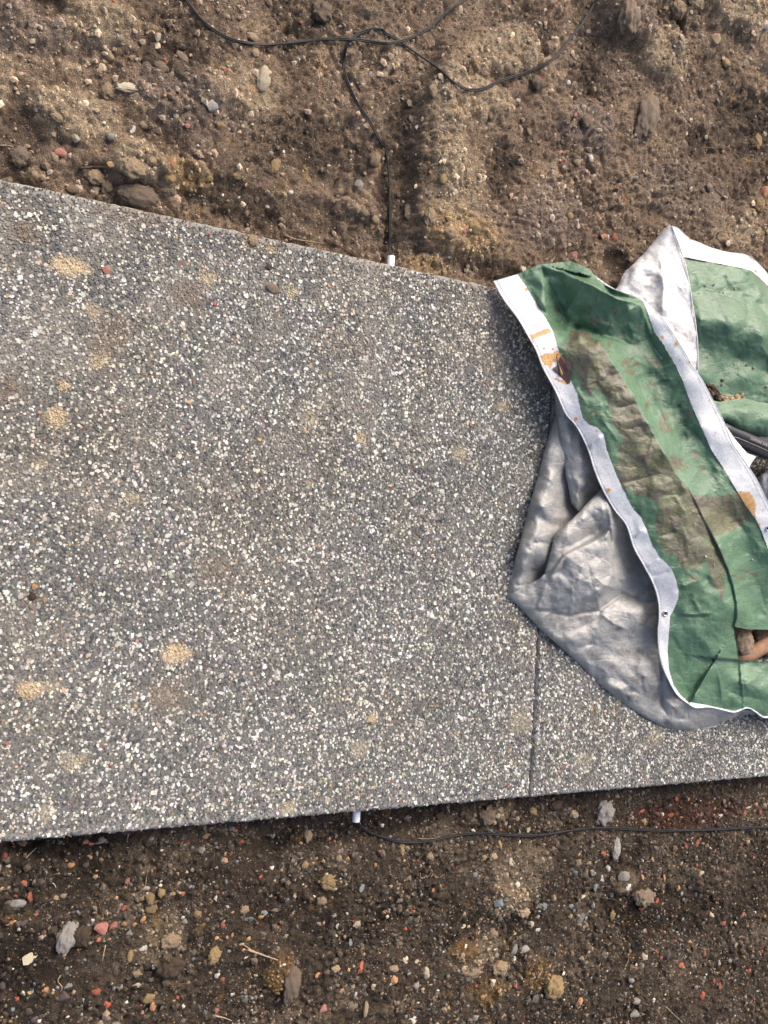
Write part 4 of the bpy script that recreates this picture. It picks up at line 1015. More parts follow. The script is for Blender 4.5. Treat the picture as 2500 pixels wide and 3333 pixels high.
tag(o, 'white plastic conduit pipe running under the slab, its ends showing at both edges', 'pipe')

def cable(name, pts, label, dusty=None, z_over=None, start=None, end=None):
    """flat twin-core cable: two cores side by side as parts"""
    P = np.array(pts, float); Pc = catmull(P, 10)
    W = on_soil(Pc[:, 0], Pc[:, 1], .0035)
    z = W[:, 2].copy()
    for _ in range(10): z = np.maximum(W[:, 2], np.convolve(np.pad(z, 3, 'edge'), np.ones(7) / 7, 'valid'))
    for _ in range(3): z = np.convolve(np.pad(z, 2, 'edge'), np.ones(5) / 5, 'valid')
    if z_over is not None: z = z + z_over(np.arange(len(z)) / len(z))
    W = at(Pc[:, 0], Pc[:, 1], z)
    if start is not None:
        k = 10; t_ = (np.arange(k) / k)[:, None]; W[:k] = np.array(start) * (1 - t_) ** 1.5 + W[:k] * (1 - (1 - t_) ** 1.5)
    root = empty(name, W[len(W) // 2]); tag(root, label, 'cable', 'black twin cables crossing the soil')
    T = np.gradient(W, axis=0); T[:, 2] = 0; T /= np.linalg.norm(T, axis=1)[:, None]
    N = np.stack([-T[:, 1], T[:, 0], 0 * T[:, 0]], 1)
    tw = .6 * np.sin(np.arange(len(W)) * .06)[:, None]
    off = N * np.cos(tw) + np.array([0, 0, 1.0]) * np.sin(tw)
    for sgn, mt in ((-1, M_CABLE), (1, M_CABLE if dusty is None else dusty)):
        c_, q = tube(W + sgn * .00145 * off - np.array(root.location), .00155, 8)
        link('cable_core', poly_mesh('cable_core', c_, q, mt), root)
    return root
A = lambda L, cr: [(CROP[cr][0] + x * K, CROP[cr][1] + y * K) for x, y in L]
cable('twin_cable', A([(790, -25), (805, 0), (840, 50), (880, 95), (940, 140), (1000, 170), (1080, 187), (1150, 192), (1250, 185), (1350, 174), (1450, 169), (1550, 172), (1640, 186)], 'a')
      + A([(30, 186), (90, 172), (145, 150), (200, 115), (260, 62), (320, 18), (350, -15), (375, -40)], 'b'),
      'black twin cable entering at top left and leaving by the top, over the loop', M_DUSTY, lambda t_: .007 * np.exp(-((t_ - .62) / .09) ** 2))
cable('twin_cable', A([(21, 1118), (24, 1040), (25, 900), (22, 750), (4, 630)], 'b') + A([(1650, 622), (1600, 530), (1540, 440), (1500, 350), (1485, 280), (1490, 225), (1508, 180), (1550, 145), (1605, 128), (1650, 130)], 'a')
      + A([(10, 146), (60, 172), (110, 207), (170, 250), (240, 300), (310, 360), (365, 387), (430, 382), (500, 350), (600, 318), (680, 285), (755, 232), (800, 170), (850, 110), (895, 40), (912, 0), (918, -40)], 'b'),
      'black twin cable rising from the upper pipe end and looping across to the top right', M_CABLE, None, (XT, .562, PZT))
cable('twin_cable', A([(1543, 236), (1556, 250), (1600, 280), (1655, 300)], 'c') + A([(20, 307), (60, 316), (140, 320), (220, 308), (320, 288), (400, 281), (500, 286), (600, 292), (700, 288), (800, 272), (900, 260), (1000, 261), (1100, 266),
      (1200, 270), (1300, 268), (1430, 265), (1530, 258), (1659, 255), (1760, 250)], 'd'),
      'black twin cable leaving the lower pipe end and running right below the slab', M_CABLE, None, (XB + .002, -.538, PZB))

# roots, twigs and straws
def strand(name, pts, cr, r0, mat, label, cat='root', lift=.002):
    P = catmull(np.array(A(pts, cr)), 6); W = on_soil(P[:, 0], P[:, 1], lift)
    z = np.convolve(np.pad(W[:, 2], 3, 'edge'), np.ones(7) / 7, 'valid'); W[:, 2] = np.maximum(z, W[:, 2])
    rad = r0 * (1 - .6 * np.linspace(0, 1, len(W)))
    c_, q = tube(W - W[0], rad, 6); o = link(name, poly_mesh(name, c_, q, mat), None, W[0]); tag(o, label, cat, 'roots and straws on the soil'); return o
strand('root', [(345, 727), (400, 722), (450, 724), (490, 740), (525, 752), (570, 770), (640, 800), (720, 835)], 'a', .0022, M_ROOTD, 'dark bark like root lying over the hollow at the upper slab edge')
strand('root', [(0, 628), (30, 628), (60, 634)], 'a', .0012, M_ROOT, 'short pale root at the left edge above the slab')
strand('root', [(1230, 1015), (1270, 1032), (1330, 1042), (1400, 1052)], 'a', .0014, M_ROOT, 'thin root lying along the upper slab edge')
strand('root', [(1400, 1030), (1450, 1055), (1500, 1085), (1560, 1112)], 'a', .0014, M_ROOTD, 'second thin root along the slab edge left of the pipe')
strand('twig', [(246, 1130), (252, 1160), (260, 1196)], 'b', .0022, M_ROOT, 'pale upright twig beside the slab corner', 'twig')
strand('root', [(980, 255), (1020, 262), (1060, 258), (1085, 250)], 'b', .0010, M_ROOT, 'pale curved root left of the jagged clod')
strand('root', [(1132, 160), (1140, 190), (1162, 205)], 'b', .0008, M_ROOT, 'fine root hanging from the jagged clod')
strand('root', [(435, 275), (445, 300), (480, 315)], 'b', .0008, M_ROOT, 'fine hair root above the lowest cable bend')
strand('root', [(150, 265), (155, 280), (130, 288), (105, 283)], 'b', .0010, M_ROOT, 'small hooked root beside the cable crossing')
strand('straw', [(112, 388), (135, 365), (160, 345)], 'c', .0008, M_STRAW, 'white straight straw under the slab at far left', 'straw')
strand('straw', [(222, 495), (235, 502), (243, 518)], 'c', .0008, M_STRAW, 'white curved straw at the lower left', 'straw')
strand('twig', [(1070, 782), (1100, 795), (1140, 808), (1200, 830)], 'c', .0026, M_ROOT, 'pale ragged twig with splinters in the lower soil', 'twig')
strand('twig', [(1040, 755), (1075, 778), (1095, 790)], 'c', .0012, M_ROOT, 'thin twig leading into the ragged one', 'twig')
strand('twig', [(455, 765), (448, 800), (442, 835)], 'c', .0016, M_ROOT, 'short brown stick standing left of the upright yellow lump', 'twig')
strand('twig', [(930, 1070), (965, 1078), (1002, 1090)], 'c', .0018, M_ROOT, 'brown stick near the bottom edge', 'twig')
strand('root', [(262, 895), (250, 920), (268, 945), (262, 965)], 'c', .0012, M_ROOT, 'curled pale root near the bottom left')
strand('root', [(640, 440), (632, 470), (628, 505), (600, 540)], 'c', .0008, M_ROOT, 'hair root above the yellow clay cluster')
strand('root', [(155, 450), (160, 475), (195, 462), (205, 440), (215, 462), (240, 472), (262, 455)], 'd', .0008, M_ROOT, 'wavy hair root in the lower middle')
strand('straw', [(1218, 1030), (1250, 1062), (1290, 1100)], 'd', .0007, M_STRAW, 'white straw at the bottom right', 'straw')
strand('straw', [(145, 302), (200, 305), (240, 298)], 'd', .0008, M_ROOT, 'pale straw lying on the lower cable', 'straw', .006)
strand('twig', [(292, 808), (305, 795), (320, 785)], 'd', .0012, M_ROOT, 'short pale twig beside the peach stone', 'twig')
strand('twig', [(940, 560), (990, 565), (1030, 590), (1052, 572)], 'd', .0011, M_ROOTD, 'dark twig under the cluster of grey stones', 'twig')
strand('twig', [(1040, 862), (1052, 840), (1060, 815)], 'd', .0012, M_ROOT, 'thin stick above the dull orange red chip', 'twig')
strand('twig', [(272, 165), (278, 180), (282, 192)], 'd', .0022, M_ROOT, 'grey peg of wood poking out from under the slab', 'twig')
strand('twig', [(555, 285), (552, 300), (548, 312)], 'c', .0014, M_ROOT, 'small brown twig end under the slab at left', 'twig')
# grass blade in the joint
pts = at(np.array([1668, 1690, 1712, 1730, 1745, 1760, 1773]), np.array([2352, 2372, 2393, 2415, 2438, 2462, 2488]), np.array([.004, .007, .006, .003, .005, .008, .004]))
P = catmull(pts, 4); c_, q = tube(P - P[0], np.interp(np.linspace(0, 1, len(P)), [0, .5, 1], [.0004, .0013, .0003]), 5)
o = link('grass_blade', poly_mesh('grass_blade', c_, q, M_GRASS), None, P[0]); tag(o, 'olive grass blade growing across the joint between the slabs', 'grass')

# ------------------------------------------------------------------ tarpaulin
def segs(L, closed):
    L = np.asarray(L, float); return (L, np.roll(L, -1, 0)) if closed else (L[:-1], L[1:])
def dist_poly(u, v, L, closed=False):
    """distance, nearest point and side of a polyline"""
    a, b_ = segs(L, closed); best = np.full(u.shape, 1e9); nu = np.zeros(u.shape); nv = np.zeros(u.shape); side = np.zeros(u.shape)
    for (ax, ay), (bx, by) in zip(a, b_):
        dx, dy = bx - ax, by - ay; l2 = dx * dx + dy * dy + 1e-9
        t_ = np.clip(((u - ax) * dx + (v - ay) * dy) / l2, 0, 1)
        qx, qy = ax + t_ * dx, ay + t_ * dy; d = np.hypot(u - qx, v - qy)
        m = d < best
        best = np.where(m, d, best); nu = np.where(m, qx, nu); nv = np.where(m, qy, nv)
        side = np.where(m, np.sign(dx * (v - ay) - dy * (u - ax)), side)
    return best, nu, nv, side
def inside(u, v, L):
    L = np.asarray(L, float); r = np.zeros(u.shape, bool)
    for (ax, ay), (bx, by) in zip(*segs(L, True)):
        if ay == by: continue
        r ^= ((ay > v) != (by > v)) & (u < (bx - ax) * (v - ay) / (by - ay) + ax)
    return r
def tps(ctrl, smooth=.3):
    P = np.array([(c[0], c[1]) for c in ctrl], float) / 100; z = np.array([c[2] for c in ctrl], float)
    n_ = len(P); d = np.linalg.norm(P[:, None] - P[None], axis=2)
    Kk = d + 0.0                                     # biharmonic-in-line kernel: taut, cloth-like
    Kk = np.where(d > 0, d * d * np.log(d + 1e-9), 0) * .35 - d * 1.0
    Q = np.concatenate([np.ones((n_, 1)), P], 1)
    Am = np.block([[Kk - smooth * .05 * np.eye(n_), Q], [Q.T, np.zeros((3, 3))]])
    w_ = np.linalg.solve(Am, np.concatenate([z, np.zeros(3)]))
    def fz(u, v):
        out = w_[n_] + w_[n_ + 1] * u / 100 + w_[n_ + 2] * v / 100
        for k in range(n_):
            dd = np.hypot(u / 100 - P[k, 0], v / 100 - P[k, 1])
            out = out + w_[k] * (np.where(dd > 0, dd * dd * np.log(dd + 1e-9), 0) * .35 - dd)
        return out
    return fz

def facet(x, y, seed):
    """taut facets with sharp creases: linear interpolation on a triangular lattice"""
    k = (x + y) * .36602540; i = np.floor(x + k).astype(np.int64); j = np.floor(y + k).astype(np.int64)
    fx = x + k - i; fy = y + k - j; m = fx > fy
    a = _hash(i, j, seed); b_ = np.where(m, _hash(i + 1, j, seed), _hash(i, j + 1, seed)); c_ = _hash(i + 1, j + 1, seed)
    mx_ = np.maximum(fx, fy); mn = np.minimum(fx, fy)
    return a * (1 - mx_) + b_ * (mx_ - mn) + c_ * mn - .5

class Layer:
    """height (cm) of one sheet over the photo plane: control points, creases, crumple"""
    def __init__(s, ctrl, creases=(), crumple=.25, rand=0, box=None, seed=1, rolls=(), dirs=None, tris=(), hull=None):
        s.tris = tris; s.hull = hull
        s.f = tps(ctrl); s.cr = list(creases); s.cp = crumple; s.seed = seed; s.rolls = rolls
        r_ = np.random.default_rng(seed); s.nb = len(s.cr)
        for _ in range(rand):
            x, y = r_.uniform(box[0], box[2]), r_.uniform(box[1], box[3])
            a = r_.uniform(0, math.pi) if dirs is None else math.radians(dirs[r_.integers(len(dirs))]) + r_.normal(0, .22)
            l = r_.uniform(18, 95); b2 = a + r_.normal(0, .25)
            L = [(x, y), (x + l * math.cos(a), y + l * math.sin(a)), (x + l * math.cos(a) + l * .6 * math.cos(b2), y + l * math.sin(a) + l * .6 * math.sin(b2))]
            s.cr.append((L, r_.choice([-1, 1]) * r_.uniform(.08, .30), r_.uniform(6, 20), 'r'))
    def z(s, u, v, flat=False):
        u = np.asarray(u, float); v = np.asarray(v, float)
        uu = u + 10 * fbm(u, v, 1 / 90, 2, s.seed + 40); vv = v + 10 * fbm(u, v, 1 / 90, 2, s.seed + 50)
        z = s.f(u, v)
        if s.tris:
            zt = z.copy(); su = u + 3 * fbm(u, v, 1 / 30, 2, s.seed + 80); sv = v + 3 * fbm(u, v, 1 / 30, 2, s.seed + 81)
            for (x0, y0, a0), (x1, y1, a1), (x2, y2, a2) in s.tris:
                dt = (y1 - y2) * (x0 - x2) + (x2 - x1) * (y0 - y2)
                l0 = ((y1 - y2) * (su - x2) + (x2 - x1) * (sv - y2)) / dt; l1 = ((y2 - y0) * (su - x2) + (x0 - x2) * (sv - y2)) / dt; l2 = 1 - l0 - l1
                m = (l0 >= -.001) & (l1 >= -.001) & (l2 >= -.001); zt = np.where(m, l0 * a0 + l1 * a1 + l2 * a2, zt)
            wgt = sm(0, 14, dist_poly(u, v, s.hull, True)[0]) * inside(u, v, s.hull); z = z * (1 - wgt) + zt * wgt
        wu = u + 26 * fbm(u, v, 1 / 120, 2, s.seed + 60) + 2 * fbm(u, v, 1 / 25, 2, s.seed + 61); wv = v + 26 * fbm(u, v, 1 / 120, 2, s.seed + 70) + 2 * fbm(u, v, 1 / 25, 2, s.seed + 71)
        ru = wu * .88 + wv * .47; rv = -wu * .47 + wv * .88
        fc = 2.6 * facet(ru / 110, rv / 110, s.seed) + 1.5 * facet(wv / 62, wu / 62, s.seed + 1) + .95 * facet(rv / 36, ru / 36, s.seed + 2) + .45 * facet(wu / 19, wv / 19, s.seed + 3)
        z = z + s.cp * (.8 * fbm(uu, vv, 1 / 150, 2, s.seed) + fc + .06 * fbm(u, v, 1 / 9, 2, s.seed + 6))
        if flat: z = s.f(u, v) + s.cp * (.8 * fbm(uu, vv, 1 / 150, 2, s.seed) + 1.5 * facet(ru / 110, rv / 110, s.seed) + .8 * facet(wv / 62, wu / 62, s.seed + 1) + .3 * facet(rv / 36, ru / 36, s.seed + 2))
        for L, a, w_, mode in (s.cr[:s.nb] if flat else s.cr):
            La = np.asarray(L, float); m = (u > La[:, 0].min() - 5 * w_) & (u < La[:, 0].max() + 5 * w_) & (v > La[:, 1].min() - 5 * w_) & (v < La[:, 1].max() + 5 * w_)
            if not m.any(): continue
            d, nu, nv, sd = dist_poly(u[m], v[m], L)
            if mode == 'r': k = np.exp(-d / w_)                        # sharp ridge or valley
            elif mode == 'g': k = np.exp(-(d / w_) ** 2)               # soft ridge
            elif mode == 'p': k = np.exp(-d / w_) * sm(-3, 3, d * sd)  # raised on its right-hand side only (a lapped fold)
            # fade towards the ends of the line
            L0, L1 = La[0], La[-1]
            if mode != 'p' or True:
                e0 = np.hypot(u[m] - L0[0], v[m] - L0[1]); e1 = np.hypot(u[m] - L1[0], v[m] - L1[1]); ln = np.sum(np.hypot(*np.diff(La, axis=0).T))
                k = k * sm(0, .3 * ln, np.minimum(e0, e1) + (0 if mode != 'p' else .12 * ln))
            z[m] = z[m] + a * k
        for L, drop, R in s.rolls:
            d = dist_poly(u, v, L)[0]; k = np.clip(1 - d / R, 0, 1); z = z - drop * (1 - np.sqrt(np.clip(1 - k * k, 0, 1)))
        return z

def sheet(name, layer, poly, mat, parent, lift=0.0, st=3.4, stains=None, label=None, zmin=.15, flat=False):
    poly = np.asarray(poly, float)
    u0, v0 = poly.min(0) - st * 2; u1, v1 = poly.max(0) + st * 2
    U, V = np.meshgrid(np.arange(u0, u1, st), np.arange(v0, v1, st))
    d, nu, nv, _ = dist_poly(U, V, poly, True)
    ins = inside(U, V, poly)
    keep = ins | (d < st * .75)
    snap = keep & ((~ins) | (d < st * .3))
    U = np.where(snap, nu, U); V = np.where(snap, nv, V)
    # roughen the noise of the outline is left to the polygon itself
    idx = -np.ones(U.shape, int); idx[keep] = np.arange(keep.sum())
    q = np.stack([idx[:-1, :-1], idx[1:, :-1], idx[1:, 1:], idx[:-1, 1:]], -1).reshape(-1, 4)
    q = q[(q >= 0).all(1)]
    u, v = U[keep], V[keep]
    z = np.maximum(layer.z(u, v, flat) + lift, zmin) * .01
    co = at(u, v, z)
    S_ = np.zeros((len(u), 3)) if stains is None else stains(u, v)
    o = link(name, quads_mesh(name, co, q, colors={'stain_shade': S_}, mat=mat), parent)
    if label: o['label'] = label
    return o

def blobm(u, v, x, y, rx, ry, ang=0, seed=0, n_=.5):
    a = math.radians(ang); dx, dy = u - x, v - y
    p = (dx * math.cos(a) + dy * math.sin(a)) / rx; q = (-dx * math.sin(a) + dy * math.cos(a)) / ry
    return np.clip(1.0 - .5 * np.hypot(p, q) * (1 + n_ * fbm(u, v, 1 / 18, 3, seed)), 0, 1)
def polym(u, v, L, soft=14, n_=16, seed=0):
    d = dist_poly(u, v, L, True)[0] * np.where(inside(u, v, L), 1, -1) + n_ * fbm(u, v, 1 / 26, 4, seed, .6)
    return np.clip(.5 + d / soft, 0, 1)

HEM_OUT = [(1607, 915), (1640, 975), (1685, 1035), (1720, 1095), (1745, 1140), (1769, 1200), (1808, 1272), (1841, 1345), (1877, 1388), (1913, 1459), (1935, 1529), (1962, 1592), (2001, 1660), (2039, 1709),
           (2063, 1781), (2096, 1841), (2127, 1901), (2143, 1956), (2146, 2007), (2142, 2055), (2145, 2115), (2157, 2169), (2181, 2223), (2205, 2262), (2238, 2289), (2265, 2303), (2304, 2301), (2341, 2307),
           (2389, 2318), (2431, 2304), (2458, 2316), (2485, 2335), (2520, 2334), (2600, 2345), (2680, 2350)]
HEM_IN = [(1684, 892), (1712, 930), (1740, 980), (1780, 1040), (1800, 1077), (1815, 1130), (1832, 1175), (1859, 1242), (1880, 1278), (1889, 1330), (1897, 1360), (1916, 1381), (1947, 1393), (1966, 1414),
          (1974, 1462), (1995, 1516), (2010, 1553), (2039, 1609), (2057, 1651), (2087, 1684), (2104, 1721), (2121, 1769), (2151, 1814), (2187, 1853), (2202, 1889), (2209, 1925), (2208, 1950), (2193, 1986),
          (2181, 2007), (2178, 2052), (2173, 2121), (2178, 2181), (2193, 2228), (2215, 2262), (2241, 2285), (2300, 2294), (2341, 2304), (2389, 2314), (2431, 2300), (2458, 2312), (2485, 2331), (2520, 2330), (2600, 2341), (2680, 2346)]
HB_IN = [(2093, 980), (2105, 1007), (2130, 1080), (2157, 1116), (2178, 1152), (2199, 1188), (2223, 1240), (2238, 1286), (2259, 1337), (2283, 1391), (2316, 1466), (2347, 1512), (2383, 1572), (2431, 1651), (2458, 1687),
         (2479, 1730), (2500, 1787), (2540, 1880), (2600, 1990)]
HB_OUT = [(2096, 968), (2125, 1003), (2157, 1037), (2193, 1089), (2229, 1146), (2256, 1195), (2271, 1215), (2289, 1243), (2316, 1295), (2338, 1337), (2356, 1373), (2380, 1436), (2404, 1472), (2431, 1512), (2464, 1563), (2494, 1626),
          (2540, 1720), (2600, 1830), (2680, 1960)]
G_TOP = [(1684, 892), (1720, 875), (1758, 860), (1805, 856), (1855, 850), (1895, 864), (1920, 876), (1945, 908), (1975, 930), (2006, 944), (2060, 962), (2093, 980)]
RIDGE = [(1862, 1072), (1905, 1078), (1950, 1108), (2000, 1190), (2065, 1290), (2110, 1380), (2165, 1480), (2230, 1590), (2290, 1690)]
RIM = [(2290, 1690), (2335, 1780), (2368, 1855), (2385, 1910), (2396, 1965), (2396, 2010), (2388, 2036), (2394, 2065), (2401, 2100), (2405, 2147)]
LA = Layer([
    (1607, 915, 2.2), (1685, 1035, 4.6), (1745, 1140, 6), (1808, 1272, 6.6), (1877, 1388, 7), (1935, 1529, 8), (2001, 1658, 8), (2063, 1781, 8), (2127, 1901, 8), (2145, 2007, 8), (2150, 2150, 6.5), (2238, 2289, 4.6), (2341, 2307, 4), (2431, 2304, 4.6),
    (2485, 2335, 4), (2680, 2350, 4), (1700, 905, 3.2), (1780, 1040, 6.4), (1832, 1175, 7.6), (1889, 1330, 8.6), (1960, 1405, 10), (2010, 1553, 9.6), (2087, 1684, 9.6), (2151, 1814, 10.2), (2202, 1900, 10.4), (2188, 1996, 8.6), (2173, 2121, 6.6), (2215, 2255, 4.5),
    (1758, 860, 4.6), (1855, 850, 6.4), (1945, 905, 8.4), (2093, 980, 9.6), (1800, 960, 6), (1850, 960, 8.6), (1902, 916, 10.4), (2000, 952, 12.5), (1770, 1000, 4.8), (1820, 1050, 4.4), (1880, 1062, 3.6), (1930, 1015, 5.6), (1990, 1040, 6.8), (2085, 992, 11.6),
    (1955, 1095, 5.8), (1885, 1090, 8.8), (1950, 1112, 10), (2000, 1190, 11.4), (2065, 1290, 12.2), (2110, 1380, 12.6), (2165, 1480, 13), (2230, 1590, 13.2), (2290, 1690, 13.3), (2340, 1790, 13), (2375, 1880, 12.6), (2390, 1980, 11.8),
    (2050, 1120, 7.0), (2110, 1230, 7.4), (2160, 1330, 8), (2220, 1420, 9), (2290, 1530, 9.8), (2370, 1680, 10), (2430, 1800, 9.2), (2450, 1900, 8.2), (2470, 2000, 5.5), (2660, 1960, 7), (2600, 2040, 5.5), (2520, 1700, 13),
    (2157, 1116, 10.6), (2223, 1240, 11.4), (2283, 1391, 12.2), (2383, 1572, 12.6), (2458, 1687, 12.4), (2510, 1800, 11.6), (2157, 1037, 11), (2229, 1146, 12), (2289, 1243, 12.4), (2356, 1373, 13), (2431, 1512, 13.6), (2494, 1626, 13.8),
    (1890, 1200, 9.2), (1960, 1300, 10.2), (2040, 1420, 11), (2100, 1560, 11.4), (2200, 1740, 12), (2290, 1880, 12.2), (2270, 1990, 10.6), (2330, 2050, 10), (2260, 2080, 8.4), (2200, 2180, 5.6), (2240, 2250, 4.2), (2330, 2120, 8.2),
    (2322, 2162, 6.6), (2450, 2170, 5.2), (2440, 2215, 6.8), (2330, 2270, 4.6), (2500, 2260, 5.8), (2680, 2250, 5.8), (2290, 2230, 5.0)],
    creases=[
        ([(1700, 905), (1830, 925), (1945, 908)], .5, 22, 'g'), ([(1830, 1048), (1862, 985), (1902, 916)], .9, 16, 'r'), ([(1902, 916), (1960, 950), (2010, 975), (2070, 985)], .5, 18, 'r'),
        ([(1775, 985), (1790, 1030), (1820, 1055), (1858, 1068)], -1.1, 16, 'r'), ([(1850, 1064), (1895, 1072), (1960, 1094)], -1.5, 14, 'r'), ([(1958, 1096), (2000, 1050), (2050, 1008), (2088, 990)], 1.3, 18, 'r'),
        ([(1770, 930), (1785, 960), (1772, 1000)], -.4, 10, 'r'), ([(1735, 880), (1790, 900), (1850, 890)], -.35, 12, 'r'),
        (RIDGE, 1.1, 20, 'r'), ([(2096, 1000), (2103, 1080), (2140, 1150), (2170, 1220)], -1.0, 16, 'r'), ([(2020, 1130), (2080, 1250), (2130, 1370), (2180, 1440)], -.9, 20, 'r'),
        ([(2100, 1250), (2150, 1340), (2182, 1425)], .45, 8, 'r'), ([(2095, 1355), (2140, 1400), (2180, 1425)], .4, 8, 'r'), ([(2240, 1380), (2270, 1420), (2310, 1470)], -.5, 12, 'r'),
        (RIM, -1.0, 80, 'p'), ([(2143, 1747), (2170, 1740), (2205, 1722)], -.5, 7, 'r'), ([(2010, 1578), (2080, 1560), (2150, 1540)], -.45, 8, 'r'), ([(2020, 1400), (2060, 1395), (2096, 1380)], -.4, 7, 'r'), ([(1990, 1330), (2040, 1322), (2080, 1305)], -.35, 7, 'r'),
        ([(2208, 1918), (2255, 1895), (2300, 1883)], .7, 15, 'r'), ([(2200, 1995), (2260, 2000), (2330, 1994)], .7, 10, 'r'), ([(2200, 2004), (2260, 2009), (2330, 2003)], -.6, 9, 'r'),
        ([(2300, 2140), (2350, 2146), (2405, 2150)], -2.0, 22, 'p'), ([(2247, 2282), (2285, 2215), (2322, 2155)], 1.4, 40, 'p'), ([(2330, 2165), (2345, 2225), (2352, 2302)], .55, 9, 'r'), ([(2420, 2150), (2400, 2175), (2410, 2188)], -.7, 16, 'r'),
        ([(2345, 2235), (2400, 2262), (2520, 2285)], -.5, 18, 'r'), ([(2395, 1905), (2450, 1895), (2500, 1870)], .5, 16, 'r'), ([(2470, 1890), (2480, 1940), (2490, 1990)], -.6, 12, 'r'),
        ([(1966, 1414), (1930, 1440), (1915, 1462)], .5, 10, 'r'), ([(2104, 1721), (2085, 1730), (2063, 1752)], .4, 8, 'r'), ([(2187, 1853), (2150, 1868), (2110, 1882)], -.35, 9, 'r'), ([(2151, 1814), (2120, 1835), (2100, 1845)], .3, 8, 'r')],
    tris=[((1758, 860, 4.6), (1945, 905, 8.4), (1902, 916, 10.4)), ((1758, 860, 4.6), (1902, 916, 10.4), (1850, 1062, 3.2)), ((1758, 860, 4.6), (1850, 1062, 3.2), (1782, 1040, 6.4)), ((1758, 860, 4.6), (1782, 1040, 6.4), (1712, 930, 3.6)),
          ((1945, 905, 8.4), (2093, 980, 10.5), (2010, 972, 11.8)), ((1945, 905, 8.4), (2010, 972, 11.8), (1902, 916, 10.4)), ((1902, 916, 10.4), (2010, 972, 11.8), (1955, 1095, 5.4)), ((1902, 916, 10.4), (1955, 1095, 5.4), (1850, 1062, 3.2)),
          ((2010, 972, 11.8), (2088, 992, 11.8), (1955, 1095, 5.4)), ((2010, 972, 11.8), (2093, 980, 10.5), (2088, 992, 11.8)), ((2088, 992, 11.8), (2060, 1130, 7.2), (1955, 1095, 5.4)), ((2088, 992, 11.8), (2130, 1090, 10.4), (2060, 1130, 7.2))],
    hull=[(1712, 930), (1758, 862), (1850, 854), (1945, 905), (2006, 944), (2093, 980), (2130, 1090), (2060, 1130), (1955, 1097), (1850, 1064), (1782, 1040)],
    crumple=.36, rand=150, box=(1780, 900, 2500, 2300), seed=21, dirs=[-15, -20, 60, 65, 100, 150])

def st_green(u, v):
    mud = polym(u, v, [(1858, 1078), (1905, 1082), (1950, 1110), (2000, 1195), (2065, 1300), (2110, 1385), (2160, 1480), (2215, 1560), (2260, 1610), (2330, 1618), (2400, 1600), (2450, 1680), (2400, 1720), (2330, 1745), (2345, 1790), (2362, 1850),
                       (2358, 1900), (2350, 1960), (2342, 1930), (2310, 1870), (2297, 1825), (2262, 1855), (2225, 1850), (2200, 1815), (2160, 1790), (2140, 1740), (2128, 1700), (2145, 1655), (2125, 1622), (2070, 1612), (2030, 1590), (2005, 1530), (2018, 1450),
                       (2030, 1425), (2000, 1390), (1990, 1340), (1975, 1300), (1945, 1260), (1920, 1290), (1885, 1230), (1855, 1180), (1838, 1130)], 12, 12, 3)
    gap = polym(u, v, [(2220, 1500), (2262, 1560), (2280, 1610), (2245, 1600), (2212, 1545)], 10, 10, 8); mud = np.minimum(mud, 1 - gap)
    r_ = np.random.default_rng(3)
    for (x, y, a, b_) in [(1812, 1008, 12, 9), (1920, 998, 9, 7), (2000, 1008, 12, 12), (1940, 1045, 16, 15), (1880, 1068, 6, 5), (2080, 1065, 8, 7), (2028, 1080, 9, 6), (2068, 1125, 9, 7), (2100, 1158, 8, 7), (2037, 1182, 13, 18), (2070, 1186, 13, 9), (2130, 1178, 16, 10), (2146, 1194, 8, 9),
                          (2048, 1212, 16, 10), (1982, 1125, 8, 8), (1893, 1298, 6, 12), (1935, 1337, 7, 7), (1915, 1365, 10, 7), (1942, 1352, 6, 6), (1900, 1328, 4, 5), (1912, 1313, 3, 4), (1924, 1342, 4, 5), (1914, 1327, 3, 4), (2242, 1348, 10, 12), (2265, 1480, 14, 9), (2288, 1527, 12, 7),
                          (2200, 1505, 22, 24), (2215, 1522, 16, 12), (2170, 1395, 18, 16), (2160, 1365, 12, 30), (2105, 1320, 8, 14), (2258, 1882, 16, 10), (2262, 1980, 8, 4), (2120, 1252, 12, 7), (2241, 1428, 5, 5), (1762, 948, 0.1, 0.1), (2440, 1865, 40, 5), (2400, 1878, 26, 6)]:
        mud = np.maximum(mud, blobm(u, v, x, y, a, b_, 20, int(x)))
    for _ in range(60):
        x, y = r_.uniform(1880, 2350), r_.uniform(1000, 2100); mud = np.maximum(mud, blobm(u, v, x, y, r_.uniform(1.5, 4), r_.uniform(1.5, 4), 0, 2))
    dark = .8 * sm(-.05, .25, fbm(u, v, 1 / 45, 5, 77, .65)) * polym(u, v, [(2020, 1150), (2110, 1130), (2210, 1240), (2320, 1480), (2230, 1480), (2090, 1260)], 60, 20, 5)  # grime blotches together with shade painted into the valley fold
    return np.stack([mud, 0 * mud, dark], 1)
